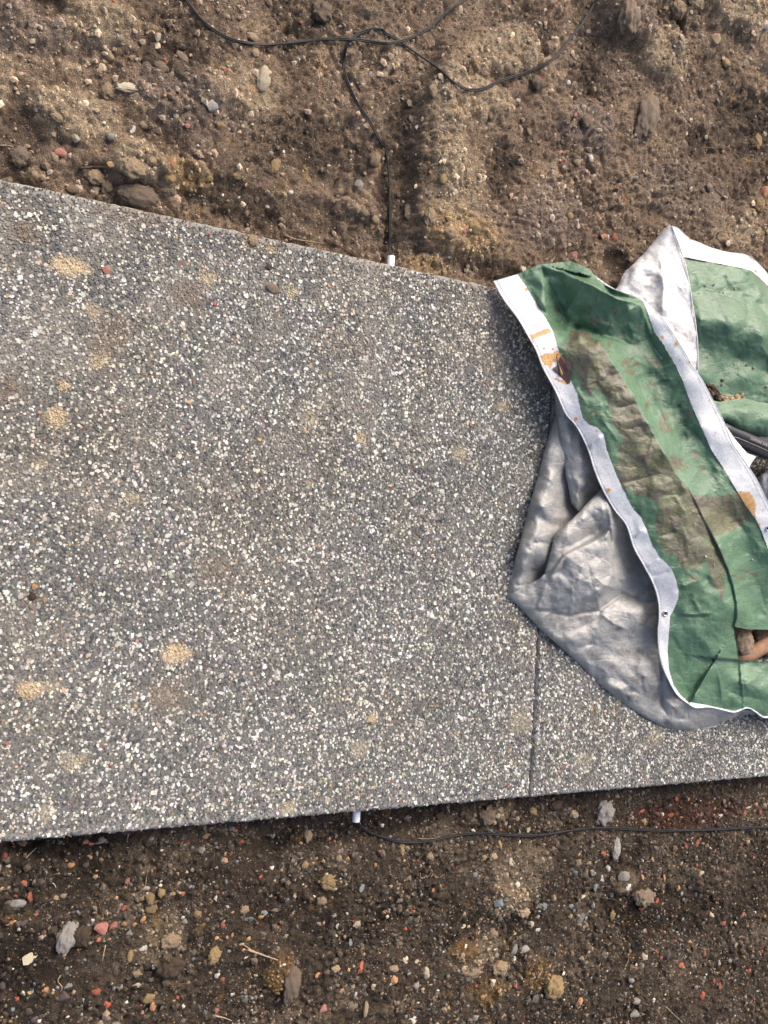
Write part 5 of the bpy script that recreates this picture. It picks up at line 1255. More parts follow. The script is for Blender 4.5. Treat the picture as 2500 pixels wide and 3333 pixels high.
def st_hem(u, v):
    rust = np.zeros(u.shape)
    for L in ([(1722, 1090), (1790, 1068), (1796, 1078), (1770, 1090), (1728, 1106)], [(1722, 1090), (1732, 1100), (1745, 1150), (1768, 1190), (1790, 1240), (1808, 1272), (1800, 1276), (1765, 1205), (1735, 1140)],
              [(1752, 1160), (1775, 1150), (1800, 1150), (1815, 1140), (1832, 1168), (1800, 1182), (1790, 1200), (1768, 1178)], [(1790, 1225), (1835, 1235), (1860, 1246), (1842, 1252), (1800, 1236)], [(2400, 1600), (2440, 1600), (2460, 1640), (2462, 1690), (2478, 1705), (2472, 1720), (2440, 1665)]):
        rust = np.maximum(rust, polym(u, v, L, 9, 9, 12))
    for (x, y, a, b_) in [(1713, 942, 5, 5), (1874, 1365, 6, 8), (1979, 1596, 7, 9), (1770, 1135, 4, 4), (1800, 1136, 5, 4), (1748, 1128, 3, 3), (2156, 1098, 7, 5), (2200, 1120, 6, 8), (2246, 1177, 6, 9), (2308, 1305, 4, 4), (2445, 1645, 7, 9), (1942, 1403, 3, 3), (1948, 1478, 2, 2), (2228, 1094, 0, 0)]:
        if a: rust = np.maximum(rust, blobm(u, v, x, y, a, b_, 50, int(x), .3))
    mud = np.zeros(u.shape)
    for (x, y, a, b_) in [(1873, 1363, 4, 6), (1979, 1594, 4, 6), (2200, 1117, 3, 4), (2445, 1643, 5, 7), (1942, 1403, 3, 3), (2207, 1160, 2, 2), (2212, 1172, 2, 2)]: mud = np.maximum(mud, blobm(u, v, x, y, a, b_, 50, 1, .2))
    return np.stack([mud, rust, .55 * sm(.1, .6, fbm(u, v, 1 / 40, 4, 78))], 1)
def st_back(u, v):
    d = .75 * sm(-.1, .5, fbm(u, v, 1 / 70, 5, 88)) + .35 * blobm(u, v, 2200, 840, 30, 25) + .3 * blobm(u, v, 2100, 960, 60, 40)
    return np.stack([0 * d, 0 * d, d], 1)
def st_silver(u, v):
    d = .8 * sm(-.1, .45, fbm(u, v, 1 / 60, 5, 99)) * sm(1800, 2100, v + .3 * (u - 1900))
    m = .45 * sm(.2, .6, fbm(u, v, 1 / 25, 4, 98)) * blobm(u, v, 2060, 2100, 90, 100, 0, 3)
    return np.stack([m, 0 * d, d], 1)

tarp = empty('tarpaulin', tuple(at(2000, 1500, 0.0)))
tarp_children = []
tag(tarp, 'crumpled green tarpaulin with white hems and silver underside, folded over on the slab', 'tarpaulin')
def tsheet(*a, **k):
    o = sheet(*a, tarp, **k); o.matrix_parent_inverse = Matrix.Translation(-tarp.location); return o

HOLE = [(2600, 2046), (2520, 2050), (2430, 2048), (2384, 2038), (2394, 2065), (2401, 2100), (2405, 2148), (2460, 2153), (2520, 2158), (2600, 2160)]
green_poly = G_TOP + HB_IN[1:] + HOLE + [(2680, 2160)] + HEM_IN[::-1][:-1]
tsheet('green_panel', LA, green_poly, M_GREEN, stains=st_green, label='mud stained green strip between the two white hems')
tsheet('hem', LA, HEM_OUT + HEM_IN[::-1], M_HEM, lift=.12, flat=True, stains=st_hem, label='rust stained white hem along the front edge')
tsheet('hem', LA, HB_OUT + HB_IN[::-1], M_HEM, lift=.12, flat=True, stains=st_hem, label='second white hem crossing to the lower right')

LC = Layer([(2178, 728, 5.0), (2139, 772, 3.4), (2090, 830, 2.8), (2036, 881, 4), (2006, 941, 4.5), (2187, 736, 5.2), (2208, 790, 6.4), (2226, 845, 7.6), (2253, 986, 9.2), (2270, 1137, 9.8), (2272, 1210, 9.8), (2110, 870, 5.6), (2070, 890, 5.6),
            (2110, 950, 6), (2155, 900, 7.4), (2155, 1000, 8), (2210, 950, 8.6), (2130, 1040, 7.4), (2220, 1100, 9.4), (2200, 1180, 9.2), (2180, 1200, 9), (2050, 1000, 5)],
           creases=[([(2137, 795), (2152, 860), (2160, 930), (2155, 1040)], .7, 14, 'r'), ([(2040, 888), (2085, 870), (2150, 885)], .8, 13, 'r'), ([(2055, 905), (2100, 900), (2150, 892)], -.5, 12, 'r'), ([(2155, 1040), (2180, 1080), (2215, 1130), (2260, 1200)], .6, 9, 'r'),
                    ([(2190, 1050), (2200, 1100), (2230, 1150)], -.35, 8, 'r')], crumple=.32, rand=26, box=(2030, 760, 2260, 1200), seed=33, rolls=[([(2178, 728), (2139, 772), (2090, 830), (2036, 881), (2021, 911), (2006, 941)], 1.6, 34)])
LD = Layer([(2150, 740, 3.2), (2209, 745, 4.4), (2271, 788, 4.8), (2310, 805, 4.0), (2362, 820, 3.6), (2428, 830, 4.6), (2464, 854, 3.8), (2500, 893, 3.0), (2600, 990, 3), (2225, 836, 5.4), (2301, 851, 6), (2371, 864, 6), (2440, 878, 6.6), (2500, 932, 5), (2600, 1030, 5),
            (2350, 950, 7), (2260, 960, 7.4), (2450, 960, 7.2), (2280, 1040, 9.4), (2380, 1055, 10.6), (2480, 1090, 10.4), (2600, 1120, 8), (2290, 1130, 5.6), (2400, 1165, 5.0), (2500, 1205, 5.4), (2600, 1240, 6), (2290, 1200, 6.0), (2330, 1250, 6.0), (2430, 1230, 6.6), (2310, 1320, 4.8), (2420, 1310, 4.4), (2520, 1330, 4.4), (2620, 1340, 4.6), (2200, 1000, 5), (2200, 1200, 5)],
           creases=[([(2440, 970), (2465, 985), (2500, 1030), (2540, 1080)], -.9, 14, 'r'), ([(2410, 965), (2440, 968), (2462, 972)], -.5, 8, 'r'), ([(2440, 880), (2465, 930), (2480, 990)], .6, 16, 'r'), ([(2470, 1110), (2500, 1160), (2530, 1210)], .5, 12, 'r'), ([(2455, 1200), (2500, 1210), (2540, 1230)], -.4, 9, 'r'),
                    ([(2310, 805), (2340, 830), (2400, 866)], .5, 10, 'r'), ([(2430, 832), (2440, 876)], .5, 10, 'r'), ([(2250, 900), (2320, 930), (2380, 935)], .3, 18, 'g')], crumple=.34, rand=34, box=(2230, 850, 2500, 1300), seed=44)
HD_OUT = [(2170, 738), (2187, 736), (2209, 745), (2241, 776), (2271, 788), (2310, 805), (2362, 820), (2428, 830), (2464, 854), (2500, 893), (2600, 990)]
HD_IN = [(2195, 825), (2225, 836), (2301, 851), (2371, 864), (2440, 878), (2470, 902), (2500, 932), (2600, 1030)]
tsheet('green_panel', LD, HD_IN + [(2680, 1120), (2680, 1340), (2520, 1335), (2420, 1325), (2330, 1330), (2290, 1300), (2240, 1180), (2215, 1000), (2200, 900)], M_GREEN, stains=lambda u, v: np.zeros((len(u), 3)), label='cleaner green part behind, with loose grains on it')
tsheet('hem', LD, HD_OUT + HD_IN[::-1], M_HEM, lift=.12, flat=True, stains=lambda u, v: st_back(u, v) * .3, label='white hem at the back with an eyelet')
tsheet('folded_back_corner', LC, [(2178, 728), (2160, 747), (2139, 772), (2115, 802), (2090, 830), (2062, 860), (2036, 881), (2026, 898), (2014, 925), (2000, 950), (2040, 1010), (2110, 1110), (2200, 1230), (2262, 1245), (2272, 1215), (2271, 1137), (2265, 1062), (2253, 986), (2241, 911), (2226, 845), (2208, 790), (2187, 736)],
       M_BACK, stains=st_back, label='pale grey underside turned up to a point')
LS = Layer([(1925, 885, 3.2), (2020, 950, 4.5), (1960, 930, 3.6), (1990, 960, 4)], crumple=.05, seed=5)
tsheet('folded_back_corner', LS, [(1925, 888), (1945, 902), (1975, 924), (2012, 947), (2010, 970), (1950, 940)], M_HEM, label='sliver of white hem showing behind the green top fold')
LE = Layer([(2310, 1300, 6.0), (2331, 1316, 6.6), (2420, 1296, 6.2), (2520, 1314, 6.4), (2680, 1325, 6.4), (2340, 1345, 8.4), (2430, 1345, 9.0), (2520, 1360, 9.0), (2680, 1370, 9), (2370, 1385, 7.4), (2440, 1415, 6.4), (2520, 1425, 6.2), (2680, 1430, 6), (2430, 1390, 8.2), (2520, 1400, 8)],
           creases=[([(2350, 1330), (2440, 1330), (2520, 1345)], .3, 14, 'g')], crumple=.22, rand=5, box=(2340, 1320, 2500, 1400), seed=55, rolls=[([(2356, 1375), (2390, 1398), (2440, 1421), (2500, 1426), (2680, 1430)], 2.4, 34)])
tsheet('green_fold', LE, [(2310, 1300), (2340, 1308), (2380, 1302), (2422, 1296), (2470, 1308), (2520, 1315), (2680, 1326), (2680, 1430), (2500, 1426), (2440, 1421), (2390, 1398), (2356, 1375), (2330, 1345)], M_GREEN, stains=lambda u, v: np.zeros((len(u), 3)), label='rounded green fold above the black handle')

# silver underside
OUTL = [(1805, 1268), (1806, 1345), (1793, 1393), (1769, 1480), (1751, 1546), (1730, 1622), (1711, 1690), (1687, 1786), (1666, 1861), (1650, 1939)]
OUTB = [(1650, 1939), (1668, 1956), (1690, 1975), (1720, 2009), (1757, 2048), (1811, 2096), (1862, 2140), (1920, 2195), (1965, 2240), (2012, 2278), (2090, 2330), (2150, 2362), (2187, 2374), (2250, 2377), (2319, 2369), (2362, 2347), (2407, 2330), (2450, 2322), (2520, 2345)]
L1 = Layer([(1805, 1268, 3.0), (1800, 1393, 2.2), (1751, 1546, 1.8), (1711, 1690, 1.6), (1666, 1861, 1.2), (1650, 1939, 1.0), (1815, 1480, 3.6), (1790, 1560, 4.4), (1765, 1650, 5.2), (1740, 1740, 4.8), (1830, 1560, 2.8), (1850, 1640, 2.0), (1810, 1690, 3.2), (1720, 1800, 5.0), (1760, 1800, 4.6), (1700, 1850, 3.8),
            (1730, 1860, 1.6), (1765, 1870, 1.0), (1690, 1900, 2.6), (1740, 1930, 1.4), (1900, 1700, 1.5), (1850, 1850, 1.5)],
           creases=[([(1720, 1768), (1760, 1765), (1800, 1772)], -.6, 12, 'r'), ([(1750, 1640), (1760, 1690), (1800, 1710), (1850, 1705)], -.5, 16, 'g'), ([(1665, 1895), (1690, 1905), (1730, 1900)], -.5, 10, 'r'), ([(1700, 1690), (1740, 1705)], .3, 10, 'r')], crumple=.28, rand=26, box=(1680, 1400, 1850, 1900), seed=61, rolls=[(OUTL, 2.0, 44)])
tsheet('silver_fold', L1, OUTL + [(1720, 1925), (1790, 1900), (1840, 1800), (1905, 1700), (1885, 1640), (1850, 1480), (1835, 1300)], M_SILVER, stains=st_silver, label='long silver cone along the left edge')
L2 = Layer([(1803, 1268, 3.6), (1812, 1345, 3.6), (1822, 1420, 3.8), (1832, 1490, 4), (1852, 1590, 4.2), (1883, 1668, 4.4), (1850, 1330, 5.0), (1860, 1440, 5.6), (1890, 1500, 6.4), (1900, 1580, 5.8), (1930, 1480, 5.4), (1950, 1590, 3.2), (1920, 1640, 2.6), (1980, 1600, 3.0), (1870, 1380, 5), (1905, 1420, 5.4)],
           creases=[([(1815, 1420), (1840, 1405), (1855, 1410)], .4, 9, 'r'), ([(1888, 1555), (1878, 1610), (1886, 1655)], .6, 9, 'r'), ([(1905, 1540), (1925, 1560), (1900, 1600), (1880, 1620)], -.7, 14, 'r'), ([(1870, 1370), (1868, 1440), (1850, 1490)], -.6, 14, 'g')], crumple=.28, rand=22, box=(1820, 1320, 1960, 1620), seed=62,
           rolls=[([(1806, 1270), (1810, 1345), (1818, 1400), (1828, 1470), (1848, 1580), (1860, 1640), (1883, 1668)], 1.2, 26)], dirs=[80, 85, 95])
tsheet('silver_fold', L2, [(1805, 1266), (1810, 1345), (1818, 1400), (1828, 1470), (1848, 1580), (1860, 1638), (1883, 1668), (1915, 1660), (2000, 1640), (1990, 1570), (1960, 1480), (1930, 1400), (1880, 1330), (1840, 1260)], M_SILVER, stains=st_silver, label='silver fold hanging behind the front hem')
L3 = Layer([(1883, 1665, 6.2), (1925, 1622, 6.6), (1960, 1592, 6.8), (2010, 1650, 6.4), (1808, 1737, 5.8), (1796, 1780, 5.8), (1772, 1867, 4.8), (1745, 1890, 3.4), (1700, 1915, 2.4), (1650, 1939, 1.0), (1720, 2009, .9), (1811, 2096, .9), (1920, 2195, .9), (2012, 2278, .9), (2090, 2330, .9), (2187, 2374, .7),
            (2319, 2369, .7), (2407, 2330, 2.2), (2450, 2322, 3.2), (2520, 2345, 3.2), (1900, 1690, 7.6), (1960, 1660, 7.8), (1850, 1760, 7.2), (1900, 1760, 5.8), (1950, 1720, 5.6), (1985, 1720, 6.8), (2030, 1760, 5.0), (2070, 1850, 4.4), (1830, 1800, 6.4), (1850, 1850, 5.4), (1900, 1830, 6.4), (1960, 1830, 6.2), (2000, 1880, 6.0), (1780, 1930, 4.6),
            (1850, 1940, 5.8), (1920, 1940, 6.2), (1740, 1985, 2.6), (1850, 1990, 3.4), (1940, 1970, 4.2), (2020, 1930, 4.2), (2080, 1910, 3.8), (2120, 1960, 4.6), (2070, 1990, 5.6), (2000, 2000, 4.8), (1950, 2060, 4.2), (1870, 2070, 3.2), (2040, 2080, 3.6), (2110, 2060, 4.2), (2080, 2160, 3.6), (1990, 2160, 3.2), (2120, 2230, 4.0), (2060, 2260, 2.8),
            (2145, 2160, 4.2), (2152, 2270, 2.4), (2175, 2200, 4.2), (2190, 2280, 3.2), (2170, 2340, 1.8), (2230, 2345, 2.6), (2250, 2300, 3.6), (2310, 2310, 3.4), (2341, 2312, 3.4), (2389, 2322, 3.2), (2180, 2120, 4.4), (2160, 2050, 4.8), (2220, 2250, 3.2)],
           creases=[([(1730, 1983), (1800, 1985), (1860, 1978), (1945, 1952), (2000, 1922)], -1.3, 20, 'r'), ([(2000, 1915), (2050, 1945), (2100, 1960), (2150, 1958)], -1.1, 18, 'r'), ([(1810, 1790), (1860, 1775), (1920, 1740), (1960, 1722)], -1.0, 18, 'r'), ([(1965, 1590), (1985, 1680), (2000, 1800), (2005, 1860)], .8, 10, 'r'),
                    ([(1840, 1808), (1815, 1840), (1790, 1872)], .8, 10, 'r'), ([(1842, 1812), (1830, 1850), (1795, 1880)], -.7, 10, 'r'), ([(1900, 1780), (1915, 1850), (1940, 1945)], -.35, 6, 'r'), ([(1925, 1870), (1970, 1905), (2010, 1912)], .5, 6, 'r'), ([(2015, 1895), (2035, 1880), (2055, 1868)], .5, 6, 'r'),
                    ([(1950, 1995), (2000, 2030), (2055, 2055)], .9, 15, 'r'), ([(1860, 1900), (1865, 1970)], .3, 6, 'r'), ([(1760, 2060), (1830, 2085), (1890, 2070)], .6, 18, 'g'), ([(1960, 2215), (2000, 2240), (2050, 2252)], .8, 18, 'g'), ([(2000, 2190), (2050, 2240), (2100, 2270)], -.4, 10, 'r'),
                    ([(2142, 2120), (2150, 2200), (2152, 2290), (2180, 2345)], -1.6, 12, 'r'), ([(2180, 2340), (2240, 2340), (2235, 2290)], -.6, 9, 'r'), ([(1880, 1960), (1960, 1915), (2020, 1890)], .4, 12, 'g')],
           tris=[((1830, 1800, 7.4), (1985, 1722, 8), (1895, 1850, 8.2)), ((1985, 1722, 8), (2006, 1862, 7), (1895, 1850, 8.2)), ((2006, 1862, 7), (1945, 1950, 7), (1895, 1850, 8.2)), ((1945, 1950, 7), (1860, 1978, 6), (1895, 1850, 8.2)),
                 ((1860, 1978, 6), (1830, 1800, 7.4), (1895, 1850, 8.2)), ((1860, 1978, 6), (1772, 1885, 5), (1830, 1800, 7.4)), ((1860, 1978, 6), (1735, 1985, 3.2), (1772, 1885, 5)), ((1735, 1985, 3.2), (1860, 1978, 6), (1860, 2012, 2.8)),
                 ((1860, 1978, 6), (1860, 2012, 2.8), (1945, 1950, 7)), ((1945, 1950, 7), (1860, 2012, 2.8), (1955, 1996, 3.2)), ((1945, 1950, 7), (1955, 1996, 3.2), (2006, 1862, 7)), ((2006, 1862, 7), (1955, 1996, 3.2), (2035, 1938, 3.2))],
           hull=[(1735, 1985), (1772, 1885), (1830, 1800), (1985, 1722), (2006, 1862), (2035, 1938), (1955, 1996), (1860, 2012)],
           crumple=.33, rand=150, box=(1700, 1640, 2300, 2340), seed=63, dirs=[-25, -15, 20, 75, 95, 140], rolls=[(OUTB, .9, 26), ([(1960, 1592), (1925, 1622), (1883, 1668), (1808, 1737), (1796, 1780), (1772, 1867)], 1.1, 24)])
tsheet('silver_panel', L3, OUTB + [(2530, 2326), (2400, 2306), (2300, 2295), (2240, 2284), (2208, 2258), (2178, 2205), (2162, 2120), (2166, 2000), (2130, 1860), (2080, 1740), (2020, 1620), (1985, 1560), (1958, 1592), (1925, 1624), (1883, 1668), (1845, 1705), (1810, 1735), (1800, 1760), (1794, 1790), (1782, 1830), (1772, 1867), (1760, 1880), (1735, 1895), (1700, 1914)],
       M_SILVER, stains=st_silver, label='broad creased silver underside lying on the slab')

# bright rope-like edge of the hems
def edge_cord(L, layer, r, mat, lift=.10):
    P = catmull(np.array(L, float), 5); z = np.maximum(layer.z(P[:, 0], P[:, 1], True) + lift, .2) * .01
    W = at(P[:, 0], P[:, 1], z); c_, q = tube(W, r, 6)
    o = link('hem_edge', poly_mesh('hem_edge', c_, q, mat), tarp); o.matrix_parent_inverse = Matrix.Translation(-tarp.location)
edge_cord(HEM_OUT, LA, .0016, M_HEM); edge_cord(HB_OUT[:17], LA, .0010, M_HEM)
edge_cord(HD_OUT[1:10], LD, .0010, M_HEM); edge_cord([(2187, 736), (2208, 790), (2226, 845), (2241, 911), (2253, 986), (2265, 1062), (2271, 1137), (2271, 1205)], LC, .0013, M_HEM)

def between(A_, B_, t_, n_=70):
    def rs(L):
        L = catmull(np.array(L, float), 4); d = np.r_[0, np.cumsum(np.hypot(*np.diff(L, axis=0).T))]; q_ = np.linspace(0, d[-1], n_)
        return np.stack([np.interp(q_, d, L[:, 0]), np.interp(q_, d, L[:, 1])], 1)
    return rs(A_) * (1 - t_) + rs(B_) * t_
M_STITCH = plain('stitch_thread', (.42, .41, .40), .8)
for A_, B_ in ((HEM_OUT[:23], HEM_IN[:33]), (HB_OUT[:17], HB_IN[:13])):
    P = between(A_, B_, .14, 160); z = (LA.z(P[:, 0], P[:, 1], True) + .14) * .01; W = at(P[:, 0], P[:, 1], z); cs, fs = [], []
    for i_ in range(0, len(W) - 1, 1):
        c_, q = tube(np.array([W[i_], W[i_] * .35 + W[i_ + 1] * .65]), .00045, 4); b0 = len(cs); cs += list(c_); fs += [tuple(x + b0 for x in ff) for ff in q]
    o = link('stitching', poly_mesh('stitching', cs, fs, M_STITCH), tarp); o.matrix_parent_inverse = Matrix.Translation(-tarp.location); o['kind'] = 'stuff'

def eyelet(u, v, layer, r=.0065):
    z = float(layer.z(np.array([u * 1.]), np.array([v * 1.]), True)[0]) * .01 + .0028; p = at(u, v, z)
    e = 4.0
    zz = layer.z(np.array([u + e, u - e, u, u]) * 1.0, np.array([v, v, v + e, v - e]) * 1.0, True) * .01
    a = at(u + e, v, zz[0]) - at(u - e, v, zz[1]); b_ = at(u, v + e, zz[2]) - at(u, v - e, zz[3])
    n_ = np.cross(b_, a); n_ = n_ / np.linalg.norm(n_) * (1 if n_[2] == 0 else np.sign(n_[2]))
    c_, q = [], []
    for i_ in range(24):
        for j in range(8):
            th, ph = i_ / 24 * 2 * math.pi, j / 8 * 2 * math.pi; R = r * .75 + r * .25 * math.cos(ph)
            c_.append((R * math.cos(th), R * math.sin(th), r * .2 * math.sin(ph)))
            q.append((i_ * 8 + j, ((i_ + 1) % 24) * 8 + j, ((i_ + 1) % 24) * 8 + (j + 1) % 8, i_ * 8 + (j + 1) % 8))
    o = link('eyelet', poly_mesh('eyelet', c_, q, M_METAL), tarp, Vector(p) - tarp.location); o.rotation_euler = Vector(n_).to_track_quat('Z', 'Y').to_euler()
    c2 = [(r * .5 * math.cos(k / 16 * 6.2832), r * .5 * math.sin(k / 16 * 6.2832), .0002) for k in range(16)]
    h = link('eyelet_dark_disc', poly_mesh('eyelet_dark_disc', c2, [tuple(range(16))], M_CABLE), o)  # black disc, painted shade for the inside of the ring
eyelet(2460, 879, LD); eyelet(2166, 1997, LA); eyelet(2500, 1720, LA)

# turned-out flap beside the second hem
LFp = Layer([(2356, 1378, 12.0), (2376, 1410, 11.4), (2395, 1440, 10.6), (2430, 1474, 9.6), (2460, 1486, 8.8), (2445, 1512, 9.0), (2437, 1522, 9.6), (2400, 1470, 11.6)], crumple=.15, seed=71)
tsheet('hem_flap', LFp, [(2352, 1372), (2372, 1398), (2395, 1432), (2432, 1475), (2462, 1486), (2446, 1508), (2438, 1524), (2425, 1512), (2400, 1475), (2375, 1440)], M_BACK, lift=0, st=2.5, stains=st_back, label='small grey white flap sticking out beside the second hem')
# silver glimpse right of the handle
LG = Layer([(2468, 1420, 5.2), (2560, 1420, 5.2), (2560, 1460, 4.2), (2500, 1440, 4.6)], crumple=.1, seed=73)
tsheet('silver_fold', LG, [(2460, 1412), (2560, 1415), (2560, 1475), (2500, 1446)], M_SILVER, st=2.5, label='scrap of silver above the black handle')

# soil pile and grains lying on the tarp
def tz(layer, u, v): return float(layer.z(np.array([float(u)]), np.array([float(v)]))[0]) * .01
k = 0
pile = []
r_ = np.random.default_rng(12)
for _ in range(190):
    t_ = r_.random(); u = 2296 + 118 * t_ + r_.normal(0, 5); v = 1262 + 32 * math.sin(t_ * 2.4) + r_.normal(0, 9 * (1 - .55 * t_)) + (8 if t_ > .3 else 0)
    if t_ < .25: v = 1252 + r_.uniform(0, 45) * .9
    pile.append((u, v, r_.uniform(3, 8.5), t_))
root = empty('soil_heap', tuple(at(2350, 1285, tz(LD, 2350, 1285)))); tag(root, 'heap of crumbly brown soil caught in the fold of the green tarpaulin', 'soil')
for nm_, lo, hi, mt in (('soil_crumbs', 0, .45, MR['mud']), ('soil_crumbs', .45, 1.1, MR['tan'])):
    cs, fs = [], []
    for (u, v, r, t_) in pile:
        if not lo <= t_ < hi: continue
        co_, f_ = ICO[2] if r > 6 else ICO[1]; s = mpp(u, v) * r
        p = at(u, v, tz(LD, u, v) + s * r_.uniform(.2, 1.6)) - np.array(root.location)
        c_ = co_ * (1 + .35 * n3(co_, 1.7, int(u)))[:, None] * s + p; b0 = len(cs); cs += list(c_); fs += [tuple(i_ + b0 for i_ in ff) for ff in f_]
    o = link(nm_, poly_mesh(nm_, cs, fs, mt, False), root); o['kind'] = 'stuff'
o = rock('clay_lump', 'tan', tuple(at(2418, 1297, tz(LD, 2418, 1297) + .007)), .0065, .006, .005, .3, 2, 0, .3); tag(o, 'pale tan pebble at the right tip of the soil heap', 'pebble')
for (u, v, s, kd, lb) in [(2353, 1238, .006, 'mud', 'dark crumb above the soil heap on the tarpaulin'), (2350, 1252, .005, 'grey', 'grey crumb under the dark one on the tarpaulin'), (2323, 928, .004, 'grey', 'cluster of pale grit on the back panel of the tarpaulin'), (2296, 931, .003, 'grey', None), (2393, 940, .003, 'cream', None), (2343, 951, .0025, 'grey', None),
                         (2355, 953, .0025, 'grey', None), (2304, 1163, .003, 'grey', None), (2348, 1170, .003, 'grey', None), (2432, 1188, .004, 'grey', None), (2454, 1197, .0045, 'tan', 'tan crumb low on the clean green panel'), (2390, 1186, .0025, 'cream', None), (2436, 1240, .003, 'grey', None), (2496, 1258, .004, 'cream', None), (2433, 1007, .002, 'cream', None), (2277, 955, .002, 'cream', None)]:
    o = rock('grit', kd, tuple(at(u, v, tz(LD, u, v) + s * .4)), s, s * .8, s * .6, u, 1, 1, .2); tag(o, lb or 'tiny pale grain of grit on the green tarpaulin', 'grit', 'grains of grit on the tarpaulin')
for (u, v) in [(2225, 1421), (2240, 1519), (2261, 1704), (2324, 1840), (2297, 1812), (2302, 1992), (2234, 2190), (2449, 1822)]:
    o = rock('grit', 'cream', tuple(at(u, v, tz(LA, u, v) + .001)), .003, .0022, .002, u, 1, 1, .2); tag(o, 'tiny pale grain of grit on the muddy green strip', 'grit', 'grains of grit on the muddy strip')

# dead leaf stuck to the front hem
leafo = [(1812, 1190), (1818, 1172), (1826, 1158), (1838, 1152), (1845, 1165), (1858, 1180), (1862, 1205), (1859, 1230), (1855, 1248), (1845, 1250), (1838, 1240), (1825, 1228), (1808, 1212), (1798, 1200)]
LFf = Layer([(u, v, 100 * tz(LA, u, v) + .22) for (u, v) in [(1812, 1190), (1838, 1160), (1860, 1205), (1850, 1245), (1825, 1222), (1835, 1200), (1802, 1200)]] + [(1848, 1200, 100 * tz(LA, 1848, 1200) + .4)], crumple=.05, seed=81)
lf = empty('dead_leaf', tuple(at(1835, 1200, tz(LA, 1835, 1200)))); tag(lf, 'dark brown dead leaf scrap with a curled stalk stuck on the front white hem', 'leaf')
o = sheet('leaf_blade', LFf, leafo, M_LEAF, lf, st=2.5, lift=.05); o.matrix_parent_inverse = Matrix.Translation(-lf.location)
sp = [(1822, 1168), (1816, 1160), (1810, 1154), (1812, 1166), (1818, 1185), (1824, 1204), (1828, 1218)]
sp = [(1838, 1180), (1828, 1163), (1819, 1152), (1812, 1158), (1815, 1176), (1821, 1196), (1826, 1212), (1829, 1222)]
W = np.array([at(u, v, tz(LA, u, v) + .006 + .003 * math.sin(i_)) for i_, (u, v) in enumerate(sp)]); W = catmull(W, 5)
c_, q = tube(W, np.interp(np.linspace(0, 1, len(W)), [0, .55, .9, 1], [.0007, .0011, .0030, .0018]), 8); o = link('leaf_stalk', poly_mesh('leaf_stalk', c_, q, M_STALK), lf); o.matrix_parent_inverse = Matrix.Translation(-lf.location)

# black handle with lettering
P0, P1 = at(2345, 1398, .066), at(2720, 1560, .050)
ax = P1 - P0; L_ = np.linalg.norm(ax); ax /= L_; side = np.cross(np.array([0, 0, 1.0]), ax); side /= np.linalg.norm(side); upv = np.cross(ax, side)
RM = Matrix((ax, side, upv)).transposed().to_4x4(); RM.translation = Vector(P0)
hd = empty('tool_handle'); hd.matrix_world = RM; tag(hd, 'black rubber tool handle with small silver lettering poking out under the green fold', 'handle')
prof = [(-.019, -.010), (-.0195, -.002), (-.0175, .0045), (-.013, .0065), (-.004, .0075), (-.0025, .0095), (.004, .0125), (.012, .0115), (.0175, .006), (.0185, -.004), (.014, -.011), (0, -.013)]
xs = [0, .003, .02, .05, .09, .13, .18, L_]; c_ = []; q = []
for j, x in enumerate(xs):
    s = .82 if j == 0 else 1.0
    c_ += [(x, a * s, b_ * s) for a, b_ in prof]
NP = len(prof)
for j in range(len(xs) - 1):
    for k in range(NP): q.append((j * NP + k, (j + 1) * NP + k, (j + 1) * NP + (k + 1) % NP, j * NP + (k + 1) % NP))
q += [tuple(range(NP)), tuple(range((len(xs) - 1) * NP, len(xs) * NP))[::-1]]
def hchild(nm, c_, q, mt, smooth=True):
    o = link(nm, poly_mesh(nm, c_, q, mt, smooth), hd); return o
hchild('grip', c_, q, M_RUBBER)
c1, q1 = tube(np.array([(.052, -.0155, .0062), (.040, -.0150, .0064), (.036, -.0110, .0072), (.040, -.0062, .0080), (.052, -.0050, .0082), (.12, -.0050, .0082), (.22, -.0050, .0082)]), .0006, 6); hchild('panel_rim', c1, q1, M_INK)
cs, fs = [], []
for i_ in range(16):
    c1, q1 = tube(np.array([(.046 + .0095 * i_ + .0032 * math.cos(a), -.0105 + .0026 * math.sin(a), .0080 + .0004 * math.sin(a)) for a in np.linspace(.4, 5.6, 9)]), .0004, 5)
    b0 = len(cs); cs += list(c1); fs += [tuple(x + b0 for x in ff) for ff in q1]
hchild('grip_pattern', cs, fs, M_RUBBER)
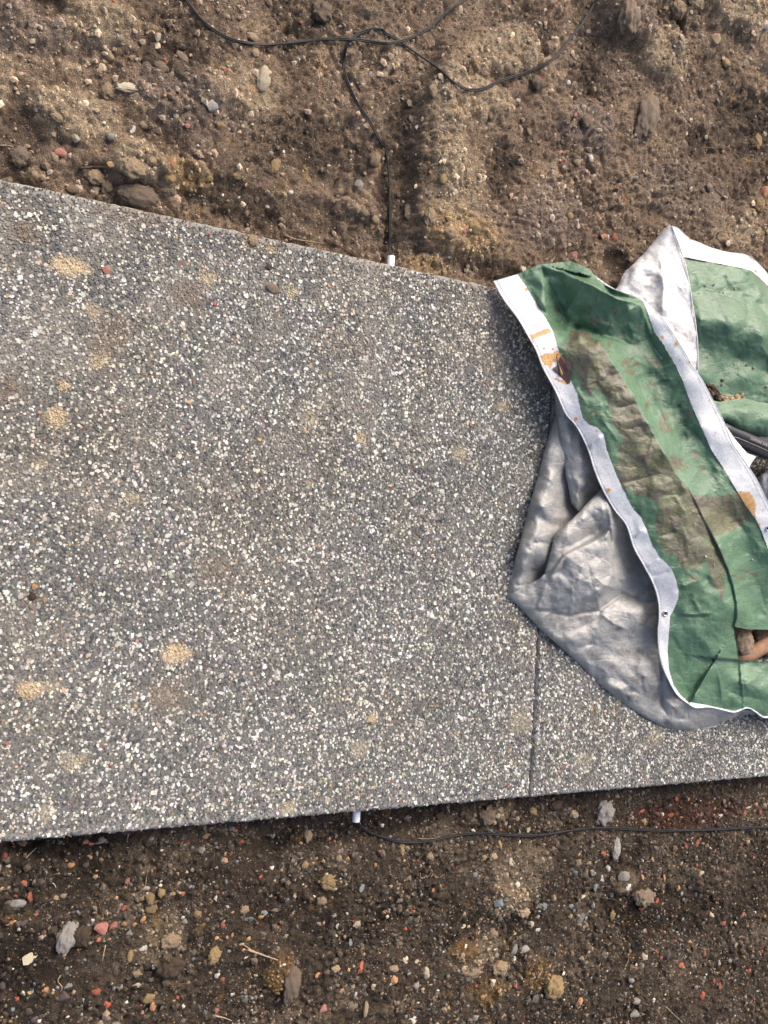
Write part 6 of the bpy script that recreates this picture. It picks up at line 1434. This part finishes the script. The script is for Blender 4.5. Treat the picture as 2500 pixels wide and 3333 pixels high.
cu = bpy.data.curves.new('lettering', 'FONT'); cu.body = 'GENUINE AME'; cu.size = .0088; cu.extrude = .0002; cu.align_x = 'LEFT'; cu.space_character = 1.05
tmp = bpy.data.objects.new('tmp', cu); COL.objects.link(tmp)
me = bpy.data.meshes.new_from_object(tmp.evaluated_get(bpy.context.evaluated_depsgraph_get())); bpy.data.objects.remove(tmp)
me.materials.append(M_INK)
lt = link('lettering', me, hd, (.0, .0005, .0122))
px_ = at(2440, 1443, .075); lt.location = (float((px_ - P0) @ ax), .0015, .0120); lt.rotation_euler = (math.radians(8), 0, 0)

# crumpled pale cloth beside the handle
co_, f_ = ICO[4]; c2 = co_ * (1 + .35 * n3(co_, 1.6, 5) + .10 * n3(co_, 6, 9))[:, None] * np.array([.075, .085, .035])
pc = at(2560, 1590, .045); o = link('cloth', poly_mesh('cloth', c2, f_, M_CLOTH), None, pc); tag(o, 'crumpled fuzzy pale grey cloth under the tarpaulin below the black handle', 'cloth')

# things seen in the opening
P0, P1 = at(2398, 2158, .030), at(2640, 2010, .030)
W = np.array([P0 + (P1 - P0) * t_ for t_ in np.linspace(0, 1, 8)]); c_, q = tube(W, [.012, .016, .017, .017, .017, .017, .017, .017], 16)
c_ = c_ + np.stack([0 * c_[:, 0], 0 * c_[:, 0], .0008 * fbm(c_[:, 0], c_[:, 1], 90, 3, 4)], 1)
o = link('wooden_pole', poly_mesh('wooden_pole', c_, q, M_POLE)); tag(o, 'round reddish brown wooden pole lying in the opening of the tarpaulin', 'pole')
co_, f_ = ICO[4]
c2 = co_ * (1 + .3 * n3(co_, 1.4, 15) + .12 * n3(co_, 7, 19))[:, None] * np.array([.030, .045, .022]); o = link('soil_clod', poly_mesh('soil_clod', c2, f_, MR['clod']), None, at(2415, 2092, .022)); tag(o, 'square brown clod lying left in the opening of the tarpaulin', 'clod')
c2 = co_ * (1 + .3 * n3(co_, 1.4, 25) + .15 * n3(co_, 7, 29))[:, None] * np.array([.05, .04, .018]); o = link('soil_clod', poly_mesh('soil_clod', c2, f_, MR['mud']), None, at(2500, 2080, .010)); tag(o, 'dark clod deep in the opening of the tarpaulin above the pole', 'clod')
